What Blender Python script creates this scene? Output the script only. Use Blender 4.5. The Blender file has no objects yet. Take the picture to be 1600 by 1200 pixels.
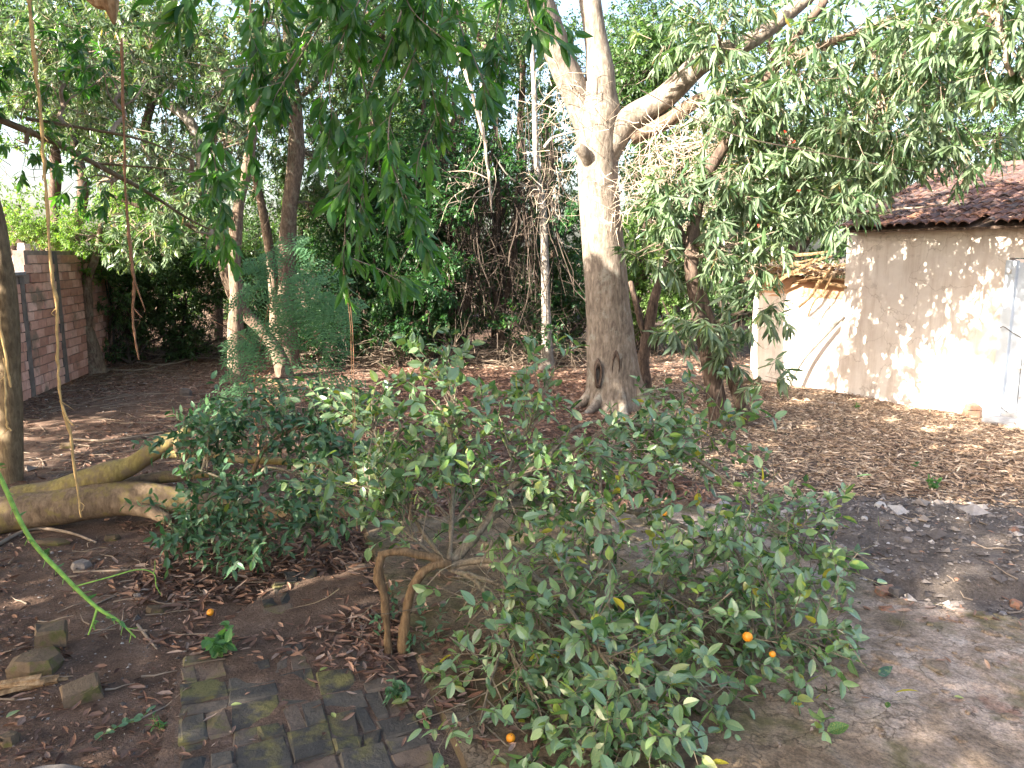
import bpy, math, random
import numpy as np
from mathutils import Vector, Matrix
random.seed(7)
RG = np.random.default_rng(11)
S = bpy.context.scene
C = S.collection
# ------------------------------------------------------------------ camera, sky, sun, exposure
CAM_H, PITCH, FPX = 2.2, math.radians(9.5), 1200.0
cam = bpy.data.objects.new('camera', bpy.data.cameras.new('camera')); C.objects.link(cam)
cam.location = (0, 0, CAM_H); cam.rotation_euler = (math.radians(90) - PITCH, 0, 0)
cam.data.sensor_width = 36.0; cam.data.lens = 36.0 * FPX / 1600.0
cam.data.clip_start = 0.05; cam.data.clip_end = 900
S.camera = cam
SUN = np.array([-0.72, -0.50, 0.48]); SUN /= np.linalg.norm(SUN)
W = bpy.data.worlds.new('World'); S.world = W; W.use_nodes = True
nt = W.node_tree; bg = nt.nodes['Background']
sky = nt.nodes.new('ShaderNodeTexSky'); sky.sky_type = 'NISHITA'; sky.sun_disc = False
sky.sun_elevation = math.asin(SUN[2]); sky.sun_rotation = math.atan2(SUN[0], SUN[1])
sky.air_density = 1.0; sky.dust_density = 4.5; sky.ozone_density = 0.5
nt.links.new(sky.outputs[0], bg.inputs[0]); bg.inputs[1].default_value = 0.096
sl = bpy.data.lights.new('sun', 'SUN'); sl.energy = 5.0; sl.angle = math.radians(0.53); sl.color = (1.0, 0.91, 0.76)
so = bpy.data.objects.new('sun', sl); C.objects.link(so)
so.rotation_euler = Vector(SUN).to_track_quat('Z', 'Y').to_euler(); so.location = (-20, -8, 14)
S.view_settings.view_transform = 'Standard'; S.view_settings.look = 'None'
S.view_settings.exposure = 2.88; S.view_settings.gamma = 1.0
S.view_settings.use_curve_mapping = False
S.render.engine = 'CYCLES'
cy = S.cycles
cy.max_bounces = 7; cy.diffuse_bounces = 4; cy.glossy_bounces = 2; cy.transmission_bounces = 5; cy.transparent_max_bounces = 4
cy.sample_clamp_indirect = 6.0; cy.use_denoising = True
try: cy.denoiser = 'OPENIMAGEDENOISE'; cy.denoising_input_passes = 'RGB_ALBEDO_NORMAL'
except Exception: pass
cy.caustics_reflective = False; cy.caustics_refractive = False

# ------------------------------------------------------------------ picture point -> place (photo pixels, metres ahead)
CA, SA = math.cos(PITCH), math.sin(PITCH)
def ray(px, py):
    cx, cyy = (px - 800) / FPX, (600 - py) / FPX
    return np.array([cx, CA + cyy * SA, -SA + cyy * CA])
def P(px, py, Y):
    d = ray(px, py); return np.array([0, 0, CAM_H]) + d * (Y / d[1])
def G(px, py, z=0.0):
    d = ray(px, py); return np.array([0, 0, CAM_H]) + d * ((z - CAM_H) / d[2])
def proj(p):
    p = np.atleast_2d(p); q = p - np.array([0, 0, CAM_H])
    dep = np.maximum(q[:, 1] * CA - q[:, 2] * SA, 1e-3); up = q[:, 1] * SA + q[:, 2] * CA
    return 800 + FPX * q[:, 0] / dep, 600 - FPX * up / dep, dep
def unit(v):
    v = np.asarray(v, float); n = np.linalg.norm(v, axis=-1, keepdims=True); return v / np.maximum(n, 1e-9)
# smooth noise out of sines
def mknoise(seed, n=9):
    r = np.random.default_rng(seed)
    k = unit(r.normal(size=(n, 3))) * r.uniform(.6, 2.2, (n, 1)); ph = r.uniform(0, 6.28, n)
    return k, ph
_N = [mknoise(100 + i) for i in range(12)]
def noise(p, scale=1.0, seed=0, octs=3):
    p = np.atleast_2d(p)
    if p.shape[1] == 2: p = np.concatenate([p, np.zeros((len(p), 1))], 1)
    out = 0; a = 1; tot = 0
    for o in range(octs):
        k, ph = _N[(seed + o) % 12]
        out = out + a * np.sin(p * scale * (2.1 ** o) @ k.T + ph + seed).mean(1) * 2.2; tot += a; a *= .5
    return out / tot
def height(x, y):
    x = np.asarray(x, float); y = np.asarray(y, float)
    p = np.stack([x.ravel(), y.ravel()], 1)
    h = .035 * noise(p, .9, 1, 2) + .014 * noise(p, 5., 3, 3)
    m = G(1450, 860); d = ((p[:, 0] - m[0]) / 1.5) ** 2 + ((p[:, 1] - m[1]) / 1.1) ** 2
    h += .20 * np.exp(-d * 1.3) * (1 + .35 * noise(p, 5., 5))
    s = G(1500, 690); dd = ((p[:, 0] - s[0]) / 2.8) ** 2 + ((p[:, 1] - s[1]) / 1.6) ** 2
    h += .05 * np.exp(-dd)
    u, v = to_uv(p[:, 0], p[:, 1])
    near = 1 / (1 + np.exp(-(SL_U1 + .35 - u) * 5))          # flatten under the slab and the brick path
    h = h * (1 - .85 * near * (v > -1.9) * (np.exp(-d * 1.3) < .45))
    return h.reshape(x.shape)
# frame of the slab and the brick path
YAW = math.radians(19.5)
UD = np.array([-math.sin(YAW), math.cos(YAW)]); VD = np.array([math.cos(YAW), math.sin(YAW)])
O2 = G(640, 1040)[:2]
def to_uv(x, y):
    return (x - O2[0]) * UD[0] + (y - O2[1]) * UD[1], (x - O2[0]) * VD[0] + (y - O2[1]) * VD[1]
def from_uv(u, v): return O2[0] + u * UD[0] + v * VD[0], O2[1] + u * UD[1] + v * VD[1]
SL_U1 = to_uv(*G(566, 832)[:2])[0]
def gz(p): return float(height(np.array([p[0]]), np.array([p[1]]))[0])
def GG(px, py):
    p = G(px, py); p = G(px, py, gz(p)); return np.array([p[0], p[1], gz(p)])

# ------------------------------------------------------------------ materials
def new_mat(name):
    m = bpy.data.materials.new(name); m.use_nodes = True; nt = m.node_tree
    for n in list(nt.nodes): nt.nodes.remove(n)
    out = nt.nodes.new('ShaderNodeOutputMaterial'); b = nt.nodes.new('ShaderNodeBsdfPrincipled')
    nt.links.new(b.outputs[0], out.inputs[0]); return m, nt, b, out
def N(nt, t, **kw):
    n = nt.nodes.new('ShaderNode' + t)
    for k, v in kw.items():
        if k.startswith('i_'): n.inputs[k[2:].replace('_', ' ')].default_value = v
        else: setattr(n, k, v)
    return n
def ramp(nt, fac, stops, interp='LINEAR'):
    r = nt.nodes.new('ShaderNodeValToRGB'); e = r.color_ramp.elements; r.color_ramp.interpolation = interp
    while len(e) > 1: e.remove(e[-1])
    e[0].position = stops[0][0]; e[0].color = (*stops[0][1], 1)
    for p, c in stops[1:]:
        x = e.new(p); x.color = (*c, 1)
    nt.links.new(fac, r.inputs[0]); return r.outputs[0]
def coords(nt, scale=(1, 1, 1), rot=(0, 0, 0), world=False):
    t = N(nt, 'TexCoord'); m = N(nt, 'Mapping'); m.inputs['Scale'].default_value = scale; m.inputs['Rotation'].default_value = rot
    nt.links.new(N(nt, 'NewGeometry').outputs['Position'] if world else t.outputs['Object'], m.inputs[0]); return m.outputs[0]
def nz(nt, vec, scale, detail=4, rough=.6, dist=0):
    n = N(nt, 'TexNoise'); n.inputs['Scale'].default_value = scale; n.inputs['Detail'].default_value = detail
    n.inputs['Roughness'].default_value = rough; n.inputs['Distortion'].default_value = dist
    nt.links.new(vec, n.inputs['Vector']); return n.outputs[0]
def mix(nt, fac, a, b, mode='MIX'):
    m = nt.nodes.new('ShaderNodeMix'); m.data_type = 'RGBA'; m.blend_type = mode
    for s, v in ((m.inputs[0], fac), (m.inputs[6], a), (m.inputs[7], b)):
        if isinstance(v, (int, float)): s.default_value = v
        elif isinstance(v, tuple): s.default_value = (*v, 1)
        else: nt.links.new(v, s)
    return m.outputs[2]
def bump(nt, b, h, strength=.4, dist=.02):
    n = N(nt, 'Bump'); n.inputs['Strength'].default_value = strength; n.inputs['Distance'].default_value = dist
    nt.links.new(h, n.inputs['Height']); nt.links.new(n.outputs[0], b.inputs['Normal'])
def leaf_mat(name, stops, rough=.42, trans=.35, tcol=(.22, .42, .05), under=None, mottle=None, spec=.5):
    m, nt, b, out = new_mat(name)
    at = N(nt, 'Attribute', attribute_name='tone'); col = ramp(nt, at.outputs['Fac'], stops)
    v = coords(nt)
    col = mix(nt, .35, col, ramp(nt, nz(nt, v, 14, 3), [(.3, (.45, .45, .45)), (.7, (1.35, 1.35, 1.2))]), 'MULTIPLY')
    if mottle:
        col = mix(nt, ramp(nt, nz(nt, v, 26, 2, .5), [(.52, (0, 0, 0)), (.68, (.8, .8, .8))]), col, mottle)
    if under:
        g = N(nt, 'NewGeometry'); col = mix(nt, g.outputs['Backfacing'], col, mix(nt, .55, col, under))
    nt.links.new(col, b.inputs['Base Color']); b.inputs['Roughness'].default_value = rough
    b.inputs['Specular IOR Level'].default_value = spec
    tr = N(nt, 'BsdfTranslucent'); nt.links.new(mix(nt, 1.0, col, (tcol[0] / .12, tcol[1] / .22, tcol[2] / .06), 'MULTIPLY'), tr.inputs[0])
    ms = N(nt, 'MixShader'); ms.inputs[0].default_value = trans
    nt.links.new(b.outputs[0], ms.inputs[1]); nt.links.new(tr.outputs[0], ms.inputs[2]); nt.links.new(ms.outputs[0], out.inputs[0])
    return m
def bark_mat(name, dark, mid, light, lichen=None, scale=1.0, rough=.9, lich=(.55, .7), bstr=.9):
    m, nt, b, out = new_mat(name)
    v = coords(nt, (1, 1, .28)); v2 = coords(nt)
    f = nz(nt, v, 22 * scale, 6, .65, .4)
    col = ramp(nt, f, [(.28, dark), (.5, mid), (.72, light)])
    big = nz(nt, v2, 3.2 * scale, 4)
    col = mix(nt, .5, col, ramp(nt, big, [(.3, (.55, .52, .5)), (.7, (1.3, 1.28, 1.25))]), 'MULTIPLY')
    if lichen: col = mix(nt, ramp(nt, nz(nt, v2, 5 * scale, 5, .7), [(lich[0], (0, 0, 0)), (lich[1], (1, 1, 1))]), col, lichen)
    nt.links.new(col, b.inputs['Base Color']); b.inputs['Roughness'].default_value = rough
    b.inputs['Specular IOR Level'].default_value = .2
    bump(nt, b, f, bstr, .015 / scale); return m
def plain_mat(name, c, rough=.8, var=.35, scale=12, bs=.3, spec=.3, stops=None):
    m, nt, b, out = new_mat(name); v = coords(nt)
    f = nz(nt, v, scale, 5)
    lo = tuple(x * (1 - var) for x in c); hi = tuple(min(1, x * (1 + var)) for x in c)
    nt.links.new(ramp(nt, f, stops or [(.3, lo), (.7, hi)]), b.inputs['Base Color'])
    b.inputs['Roughness'].default_value = rough; b.inputs['Specular IOR Level'].default_value = spec
    if bs: bump(nt, b, nz(nt, v, scale * 3, 5), bs, .01)
    return m
def tone_mat(name, stops, rough=.85, bs=.2, scale=40, moss=None, world=False):
    m, nt, b, out = new_mat(name)
    at = N(nt, 'Attribute', attribute_name='tone'); col = ramp(nt, at.outputs['Fac'], stops); v = coords(nt, world=world)
    col = mix(nt, .5, col, ramp(nt, nz(nt, v, scale, 4), [(.3, (.6, .6, .6)), (.7, (1.3, 1.3, 1.3))]), 'MULTIPLY')
    if moss: col = mix(nt, ramp(nt, nz(nt, v, moss[1], 5, .65), [(moss[2], (0, 0, 0)), (moss[2] + .1, (1, 1, 1))]), col, moss[0])
    nt.links.new(col, b.inputs['Base Color']); b.inputs['Roughness'].default_value = rough
    b.inputs['Specular IOR Level'].default_value = .25
    if bs: bump(nt, b, nz(nt, v, scale * 2.2, 4), bs, .01)
    return m
M = {}
M['mango'] = leaf_mat('mango_leaf', [(0, (.03, .065, .034)), (.45, (.06, .112, .056)), (.8, (.10, .165, .075)), (.95, (.16, .21, .085)), (1, (.3, .22, .1))], .30, .32, under=(.18, .23, .15))
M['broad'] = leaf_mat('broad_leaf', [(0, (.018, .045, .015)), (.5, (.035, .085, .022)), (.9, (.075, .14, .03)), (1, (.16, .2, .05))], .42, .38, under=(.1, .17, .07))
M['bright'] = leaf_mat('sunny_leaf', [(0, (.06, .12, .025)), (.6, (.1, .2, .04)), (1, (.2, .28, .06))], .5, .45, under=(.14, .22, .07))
M['citrus'] = leaf_mat('citrus_leaf', [(0, (.028, .07, .036)), (.25, (.05, .115, .05)), (.5, (.085, .175, .06)), (.75, (.145, .25, .08)), (.93, (.24, .32, .08)), (1, (.42, .36, .05))], .25, .26, under=(.20, .30, .17), mottle=(.20, .25, .07), spec=.8)
M['shrubleaf'] = leaf_mat('shrub_leaf', [(0, (.018, .06, .032)), (.6, (.04, .11, .05)), (.95, (.09, .18, .06)), (1, (.2, .26, .06))], .36, .25, under=(.12, .22, .12))
M['fern'] = leaf_mat('feathery_leaf', [(0, (.055, .16, .08)), (1, (.12, .28, .13))], .6, .4, under=(.08, .17, .08))
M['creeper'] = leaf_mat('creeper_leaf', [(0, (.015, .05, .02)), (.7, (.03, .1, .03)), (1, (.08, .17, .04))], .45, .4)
M['hang'] = leaf_mat('hanging_leaf', [(0, (.024, .075, .03)), (.5, (.05, .14, .034)), (.9, (.10, .22, .04)), (1, (.17, .29, .05))], .30, .46, tcol=(.2, .46, .04), under=(.08, .17, .05))
M['weed'] = leaf_mat('weed_leaf', [(0, (.04, .13, .05)), (1, (.11, .24, .07))], .5, .4)
M['bark_big'] = bark_mat('mango_bark', (.07, .056, .046), (.175, .145, .12), (.29, .25, .215), (.25, .245, .215), 1.0)
M['bark_pale'] = bark_mat('pale_bark', (.12, .10, .09), (.27, .245, .22), (.46, .43, .40), (.15, .13, .11), 1.3)
M['bark_brown'] = bark_mat('brown_bark', (.05, .035, .027), (.14, .10, .075), (.26, .20, .15), (.22, .21, .15), 1.5)
M['bark_dark'] = bark_mat('dark_bark', (.03, .022, .018), (.085, .06, .048), (.18, .13, .10), None, 1.6)
M['bark_post'] = bark_mat('yellowish_bark', (.07, .05, .032), (.14, .105, .065), (.20, .155, .10), (.22, .165, .08), 1.6, lich=(.6, .8))
M['log'] = bark_mat('fallen_log_bark', (.08, .055, .038), (.16, .115, .078), (.22, .165, .115), (.18, .14, .055), 1.5, lich=(.5, .64), bstr=.9)
M['loglichen'] = bark_mat('lichened_bark', (.11, .085, .035), (.205, .165, .065), (.30, .24, .09), (.15, .115, .075), 1.7, lich=(.46, .60), bstr=.5)
M['citbark'] = bark_mat('citrus_bark', (.075, .06, .045), (.16, .13, .095), (.26, .215, .16), (.2, .21, .13), 3.0, bstr=.4)
M['citbark_warm'] = bark_mat('ochre_citrus_bark', (.06, .04, .024), (.14, .092, .052), (.22, .155, .09), None, 3.0, bstr=.4)
M['twig'] = plain_mat('grey_twig', (.22, .17, .13), .9, .4, 6, 0)
M['twig_pale'] = plain_mat('pale_dry_twig', (.42, .34, .27), .9, .4, 6, 0)
M['twig_dark'] = plain_mat('dark_twig', (.06, .045, .036), .9, .4, 6, 0)
M['vine'] = plain_mat('tan_vine', (.42, .28, .12), .8, .35, 25, .2)
M['vine_red'] = plain_mat('reddish_vine', (.24, .125, .07), .8, .3, 25, .2)
M['shoot'] = plain_mat('green_shoot', (.14, .27, .045), .5, .45, 60, .3)
M['litter_tan'] = tone_mat('tan_dry_leaf', [(0, (.10, .055, .035)), (.3, (.27, .18, .125)), (.65, (.48, .35, .24)), (.9, (.64, .52, .40)), (1, (.66, .56, .44))], .75, 0)
M['litter_brown'] = tone_mat('brown_dry_leaf', [(0, (.06, .03, .022)), (.35, (.15, .08, .055)), (.7, (.27, .165, .12)), (.93, (.40, .30, .24)), (1, (.5, .46, .2))], .75, 0)
M['stone'] = tone_mat('rubble_stone', [(0, (.045, .04, .04)), (.6, (.12, .10, .09)), (.86, (.22, .19, .175)), (1, (.42, .39, .37))], .9, .5, 30)
M['mossrock'] = tone_mat('mossy_stone', [(0, (.06, .045, .03)), (1, (.17, .12, .08))], .95, .7, 22, moss=((.085, .08, .03), 9, .52))
M['redbrick'] = tone_mat('broken_red_brick', [(0, (.14, .075, .06)), (1, (.30, .155, .10))], .9, .7, 24, moss=((.16, .125, .10), 30, .48))
M['conc'] = plain_mat('grey_concrete', (.14, .12, .11), .9, .3, 9, .5)
M['step'] = plain_mat('pale_concrete_step', (.26, .26, .275), .9, .3, 7, .4)
M['wood'] = bark_mat('splintered_wood', (.12, .07, .04), (.30, .19, .10), (.5, .36, .22), None, 1.5)
M['orange'] = plain_mat('orange_peel', (.72, .27, .012), .45, .12, 60, .15, .5)
M['greenfruit'] = plain_mat('greenish_orange_peel', (.42, .36, .03), .45, .25, 9, .1, .5, stops=[(.35, (.16, .25, .03)), (.65, (.62, .5, .03))])
M['petal'] = plain_mat('red_petal', (.6, .05, .03), .6, .2, 9, 0)

# ------------------------------------------------------------------ mesh buffer
class Buf:
    def __init__(s): s.v = []; s.f = {3: [], 4: []}; s.t = []; s.n = 0; s.m = {3: [], 4: []}
    def add(s, V, F, tone=.5, mi=0):
        V = np.asarray(V, float).reshape(-1, 3)
        if len(V) == 0: return
        s.v.append(V); s.t.append(np.broadcast_to(np.asarray(tone, float), (len(V),)).copy())
        if isinstance(F, list) and F and not hasattr(F[0], 'ndim'):
            for k in (3, 4):
                q = [f for f in F if len(f) == k]
                if q: s.f[k].append(np.array(q) + s.n); s.m[k].append(np.full(len(q), mi))
        else:
            for A in (F if isinstance(F, list) else [F]):
                A = np.asarray(A)
                if len(A): s.f[A.shape[1]].append(A + s.n); s.m[A.shape[1]].append(np.full(len(A), mi))
        s.n += len(V)
    def mesh(s, name, mats, smooth=False, origin=(0, 0, 0)):
        me = bpy.data.meshes.new(name)
        V = np.concatenate(s.v) - np.asarray(origin, float)
        t = np.concatenate(s.f[3]) if s.f[3] else np.zeros((0, 3), int); q = np.concatenate(s.f[4]) if s.f[4] else np.zeros((0, 4), int)
        mi = np.concatenate(s.m[3] + s.m[4]) if (s.m[3] or s.m[4]) else np.zeros(0, int)
        me.vertices.add(len(V)); me.vertices.foreach_set('co', V.astype(np.float32).ravel())
        loops = np.concatenate([t.ravel(), q.ravel()]).astype(np.int32)
        me.loops.add(len(loops)); me.loops.foreach_set('vertex_index', loops)
        np_ = len(t) + len(q); me.polygons.add(np_)
        st = np.concatenate([np.arange(len(t)) * 3, len(t) * 3 + np.arange(len(q)) * 4]).astype(np.int32)
        me.polygons.foreach_set('loop_start', st)
        for m in (mats if isinstance(mats, (list, tuple)) else [mats]): me.materials.append(M[m] if isinstance(m, str) else m)
        me.polygons.foreach_set('material_index', mi.astype(np.int32))
        me.polygons.foreach_set('use_smooth', np.full(np_, smooth))
        a = me.attributes.new('tone', 'FLOAT', 'POINT'); a.data.foreach_set('value', np.concatenate(s.t).astype(np.float32))
        me.update(calc_edges=True); return me
def tag(o, label=None, cat=None, group=None, kind=None):
    if label: o['label'] = label
    if cat: o['category'] = cat
    if group: o['group'] = group
    if kind: o['kind'] = kind
    return o
def empty(name, loc, label, cat, group=None):
    o = bpy.data.objects.new(name, None); C.objects.link(o); o.location = Vector(loc); o.empty_display_size = .1
    return tag(o, label, cat, group)
def link(name, buf, mats, parent=None, origin=None, smooth=False, kind=None, label=None):
    if parent is not None and origin is None:
        origin = np.array(parent.location) if parent.parent is None else np.array(parent.location) + np.array(parent.parent.location)
    if origin is None: origin = (0, 0, 0)
    o = bpy.data.objects.new(name, buf.mesh(name, mats, smooth, origin)); C.objects.link(o)
    if parent is not None: o.parent = parent
    else: o.location = Vector(origin)
    if kind: o['kind'] = kind
    if label: o['label'] = label
    return o

# ------------------------------------------------------------------ tubes
def spline(pts, per=5):
    p = np.asarray(pts, float)
    if len(p) < 3: return p
    q = np.vstack([2 * p[0] - p[1], p, 2 * p[-1] - p[-2]]); out = []
    t = np.linspace(0, 1, per, endpoint=False)[:, None]
    for i in range(1, len(q) - 2):
        a, b, c, d = q[i - 1], q[i], q[i + 1], q[i + 2]
        out.append(.5 * (2 * b + (c - a) * t + (2 * a - 5 * b + 4 * c - d) * t ** 2 + (3 * b - a - 3 * c + d) * t ** 3))
    out.append(q[-2][None]); return np.vstack(out)
def tube(buf, pts, radii, sides=8, per=5, rough=0.0, tone=.5, flare=0, seed=0, mi=0, cap=True, rscale=4.):
    R = np.atleast_1d(np.asarray(radii, float)); pts = np.asarray(pts, float)
    if len(R) != len(pts): R = np.interp(np.linspace(0, 1, len(pts)), np.linspace(0, 1, len(R)), R)
    c = spline(np.hstack([pts, R[:, None]]), per); r = np.maximum(c[:, 3], .0006); c = c[:, :3]
    tg = unit(np.gradient(c, axis=0)); up = np.array([.13, .21, .97]) if abs(tg[0][2]) < .9 else np.array([1., .1, 0])
    e1 = np.zeros_like(c); a = unit(np.cross(tg[0], up)); e1[0] = a
    for i in range(1, len(c)):
        a = a - tg[i] * np.dot(a, tg[i]); a = a / max(np.linalg.norm(a), 1e-9); e1[i] = a
    e2 = np.cross(tg, e1); n = len(c)
    th = np.arange(sides) * 2 * math.pi / sides
    if flare:
        s = np.linspace(0, 1, n)[:, None]
        rr = r[:, None] * (1 + flare * np.exp(-s * 9) * (.35 + .65 * (.5 + .5 * np.cos(th[None] * 4 + seed))))
    else: rr = np.repeat(r[:, None], sides, 1)
    V = c[:, None] + rr[..., None] * (np.cos(th)[None, :, None] * e1[:, None] + np.sin(th)[None, :, None] * e2[:, None])
    if rough:
        flat = V.reshape(-1, 3); k = noise(flat + seed * 3.7, rscale, seed % 9, 3).reshape(n, sides)
        V = c[:, None] + (V - c[:, None]) * (1 + rough * k)[..., None]
    i = np.arange(n - 1)[:, None] * sides; j = np.arange(sides)[None]
    F = np.stack([i + j, i + (j + 1) % sides, i + sides + (j + 1) % sides, i + sides + j], -1).reshape(-1, 4)
    V = V.reshape(-1, 3)
    if cap:
        V = np.vstack([V, c[-1] + tg[-1] * r[-1] * .4]); k = len(V) - 1; b = (n - 1) * sides
        T = np.array([[b + q, b + (q + 1) % sides, k] for q in range(sides)]); buf.add(V, [F, T], tone, mi)
    else: buf.add(V, F, tone, mi)
def prisms(buf, A, B, ra, rb, tone=.5, mi=0):
    """many straight three-sided twigs at once"""
    A = np.asarray(A); B = np.asarray(B); n = len(A)
    if n == 0: return
    d = unit(B - A); h = np.where(np.abs(d[:, 2:3]) < .9, np.array([[0, 0, 1.]]), np.array([[1., 0, 0]]))
    e1 = unit(np.cross(d, h)); e2 = np.cross(d, e1)
    ra = np.broadcast_to(ra, (n,))[:, None]; rb = np.broadcast_to(rb, (n,))[:, None]; V = np.zeros((n, 6, 3))
    for k in range(3):
        o = math.cos(k * 2.0944) * e1 + math.sin(k * 2.0944) * e2; V[:, k] = A + o * ra; V[:, 3 + k] = B + o * rb
    b = (np.arange(n) * 6)[:, None, None]
    F = (b + np.array([[0, 1, 4, 3], [1, 2, 5, 4], [2, 0, 3, 5]])[None]).reshape(-1, 4)
    buf.add(V.reshape(-1, 3), F, tone, mi)
def wander(a, b, n, amp, rg=RG, sag=0):
    a = np.asarray(a, float); b = np.asarray(b, float); t = np.linspace(0, 1, n)[:, None]
    p = a + (b - a) * t; L = np.linalg.norm(b - a)
    p[1:-1] += rg.normal(size=(n - 2, 3)) * amp * L; p[:, 2] -= sag * L * 4 * (t * (1 - t))[:, 0]; return p

# ------------------------------------------------------------------ leaves
#   template: (along, across, out) ; faces
LANCE = (np.array([[0, 0, 0], [.28, -.42, .10], [.28, 0, 0], [.28, .42, .10], [.66, -.40, .08], [.66, 0, -.02], [.66, .40, .08], [1, 0, -.1]]),
         [np.array([[0, 2, 1], [0, 3, 2], [4, 5, 7], [5, 6, 7]]), np.array([[1, 2, 5, 4], [2, 3, 6, 5]])])
_a = [0, .12, .34, .60, .84]; _w = [.02, .30, .5, .46, .24]
_v = [[0, 0, 0]]
for k in range(1, 5): _v += [[_a[k], -_w[k], .14 * _w[k] * 2], [_a[k], 0, 0], [_a[k], _w[k], .14 * _w[k] * 2]]
_v += [[1, 0, -.03]]
ELLIP = (np.array(_v), [np.array([[0, 2, 1], [0, 3, 2], [10, 11, 13], [11, 12, 13]]),
         np.array([[1 + 3 * k, 2 + 3 * k, 5 + 3 * k, 4 + 3 * k] for k in range(3)] + [[2 + 3 * k, 3 + 3 * k, 6 + 3 * k, 5 + 3 * k] for k in range(3)])])
SMALL = (np.array([[0, 0, 0], [.45, -.5, .12], [1, 0, 0], [.45, .5, .12]]), [np.array([[0, 2, 1], [0, 3, 2]])])
CURL = (np.array([[0, 0, .1], [.3, -.5, .45], [.3, .5, .30], [.35, 0, 0], [.72, -.42, .5], [.72, .42, .35], [.7, 0, .12], [1, .08, .5]]),
        [np.array([[0, 3, 1], [0, 2, 3], [4, 6, 7], [6, 5, 7]]), np.array([[1, 3, 6, 4], [3, 2, 5, 6]])])
class Leaves:
    """a list of leaves: base, direction, normal, length, width, bend, tone"""
    def __init__(s): s.a = []
    def add(s, B, D, Nn, L, Wd, bend, tone):
        n = len(B)
        if n == 0: return
        D = unit(D); Nn = unit(Nn - D * (Nn * D).sum(1, keepdims=True))
        f = lambda x: np.broadcast_to(np.asarray(x, float), (n,))[:, None]
        s.a.append(np.hstack([B, D, Nn, f(L), f(Wd), f(bend), f(tone)]))
    def arr(s): return np.concatenate(s.a) if s.a else np.zeros((0, 13))
def leaf_verts(A, tpl):
    B, D, Nn = A[:, 0:3], A[:, 3:6], A[:, 6:9]; L, Wd, bd, tone = A[:, 9:10], A[:, 10:11], A[:, 11:12], A[:, 12]
    Sd = np.cross(Nn, D); T = tpl[0]
    V = (B[:, None] + D[:, None] * (T[None, :, 0:1] * L[:, None]) + Sd[:, None] * (T[None, :, 1:2] * Wd[:, None])
         + Nn[:, None] * (T[None, :, 2:3] * Wd[:, None] - bd[:, None] * L[:, None] * T[None, :, 0:1] ** 2))
    return V
def put_leaves(buf, A, tpl, mi=0):
    if len(A) == 0: return
    V = leaf_verts(A, tpl); n, k = V.shape[:2]; off = (np.arange(n) * k)[:, None, None]
    buf.add(V.reshape(-1, 3), [(off + F[None]).reshape(-1, F.shape[1]) for F in tpl[1]], np.repeat(A[:, 12], k), mi)
_lm = {}
def leaf_mesh(tpl, tname, mat, wr, bd, tone):
    key = (tname, mat, wr, bd, tone)
    if key not in _lm:
        b = Buf(); put_leaves(b, np.array([[0, 0, 0, 1, 0, 0, 0, 0, 1, 1, wr, bd, tone]]), tpl); _lm[key] = b.mesh('leaf', mat)
    return _lm[key]
def foliage(root, A, tpl, tname, mat, nparts=300, minpx=11, name='foliage'):
    """the leaves that show largest become parts, the rest one mass"""
    if nparts:
        px, py, dep = proj(A[:, :3] + A[:, 3:6] * A[:, 9:10] * .5)
        size = A[:, 9] * FPX / dep * (1 - .6 * np.abs((A[:, 3:6] * unit(A[:, :3] - [0, 0, CAM_H])).sum(1)))
        ok = (px > 5) & (px < 1595) & (py > 5) & (py < 1195) & (size > minpx)
        size = np.where(ok, size, 0); idx = np.argsort(-size)[:nparts]; idx = idx[size[idx] > 0]
        rl = np.array(root.location)
        for i in idx:
            r = A[i]; D, Nn = r[3:6], r[6:9]; Sd = np.cross(Nn, D); L = r[9]
            wr = round(float(np.clip(r[10] / L, .12, .8)) * 12) / 12; bd = round(float(r[11]) * 5) / 5; tn = round(float(np.clip(r[12], 0, 1)) * 8) / 8
            o = bpy.data.objects.new('leaf', leaf_mesh(tpl, tname, mat, wr, bd, tn)); C.objects.link(o); o.parent = root
            m = Matrix.Identity(4); p = r[:3] - rl
            for c_, vec in ((0, D * L), (1, Sd * L), (2, Nn * L), (3, p)):
                for k in range(3): m[k][c_] = float(vec[k])
            o.matrix_local = m
        keep = np.ones(len(A), bool); keep[idx] = False; A = A[keep]
    if len(A):
        b = Buf(); put_leaves(b, A, tpl); link(name, b, mat, root, kind='stuff')
def perp(d):
    h = np.where(np.abs(d[:, 2:3]) < .9, np.array([[0, 0, 1.]]), np.array([[1., 0, 0]])); e1 = unit(np.cross(d, h)); return e1, np.cross(d, e1)
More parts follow.
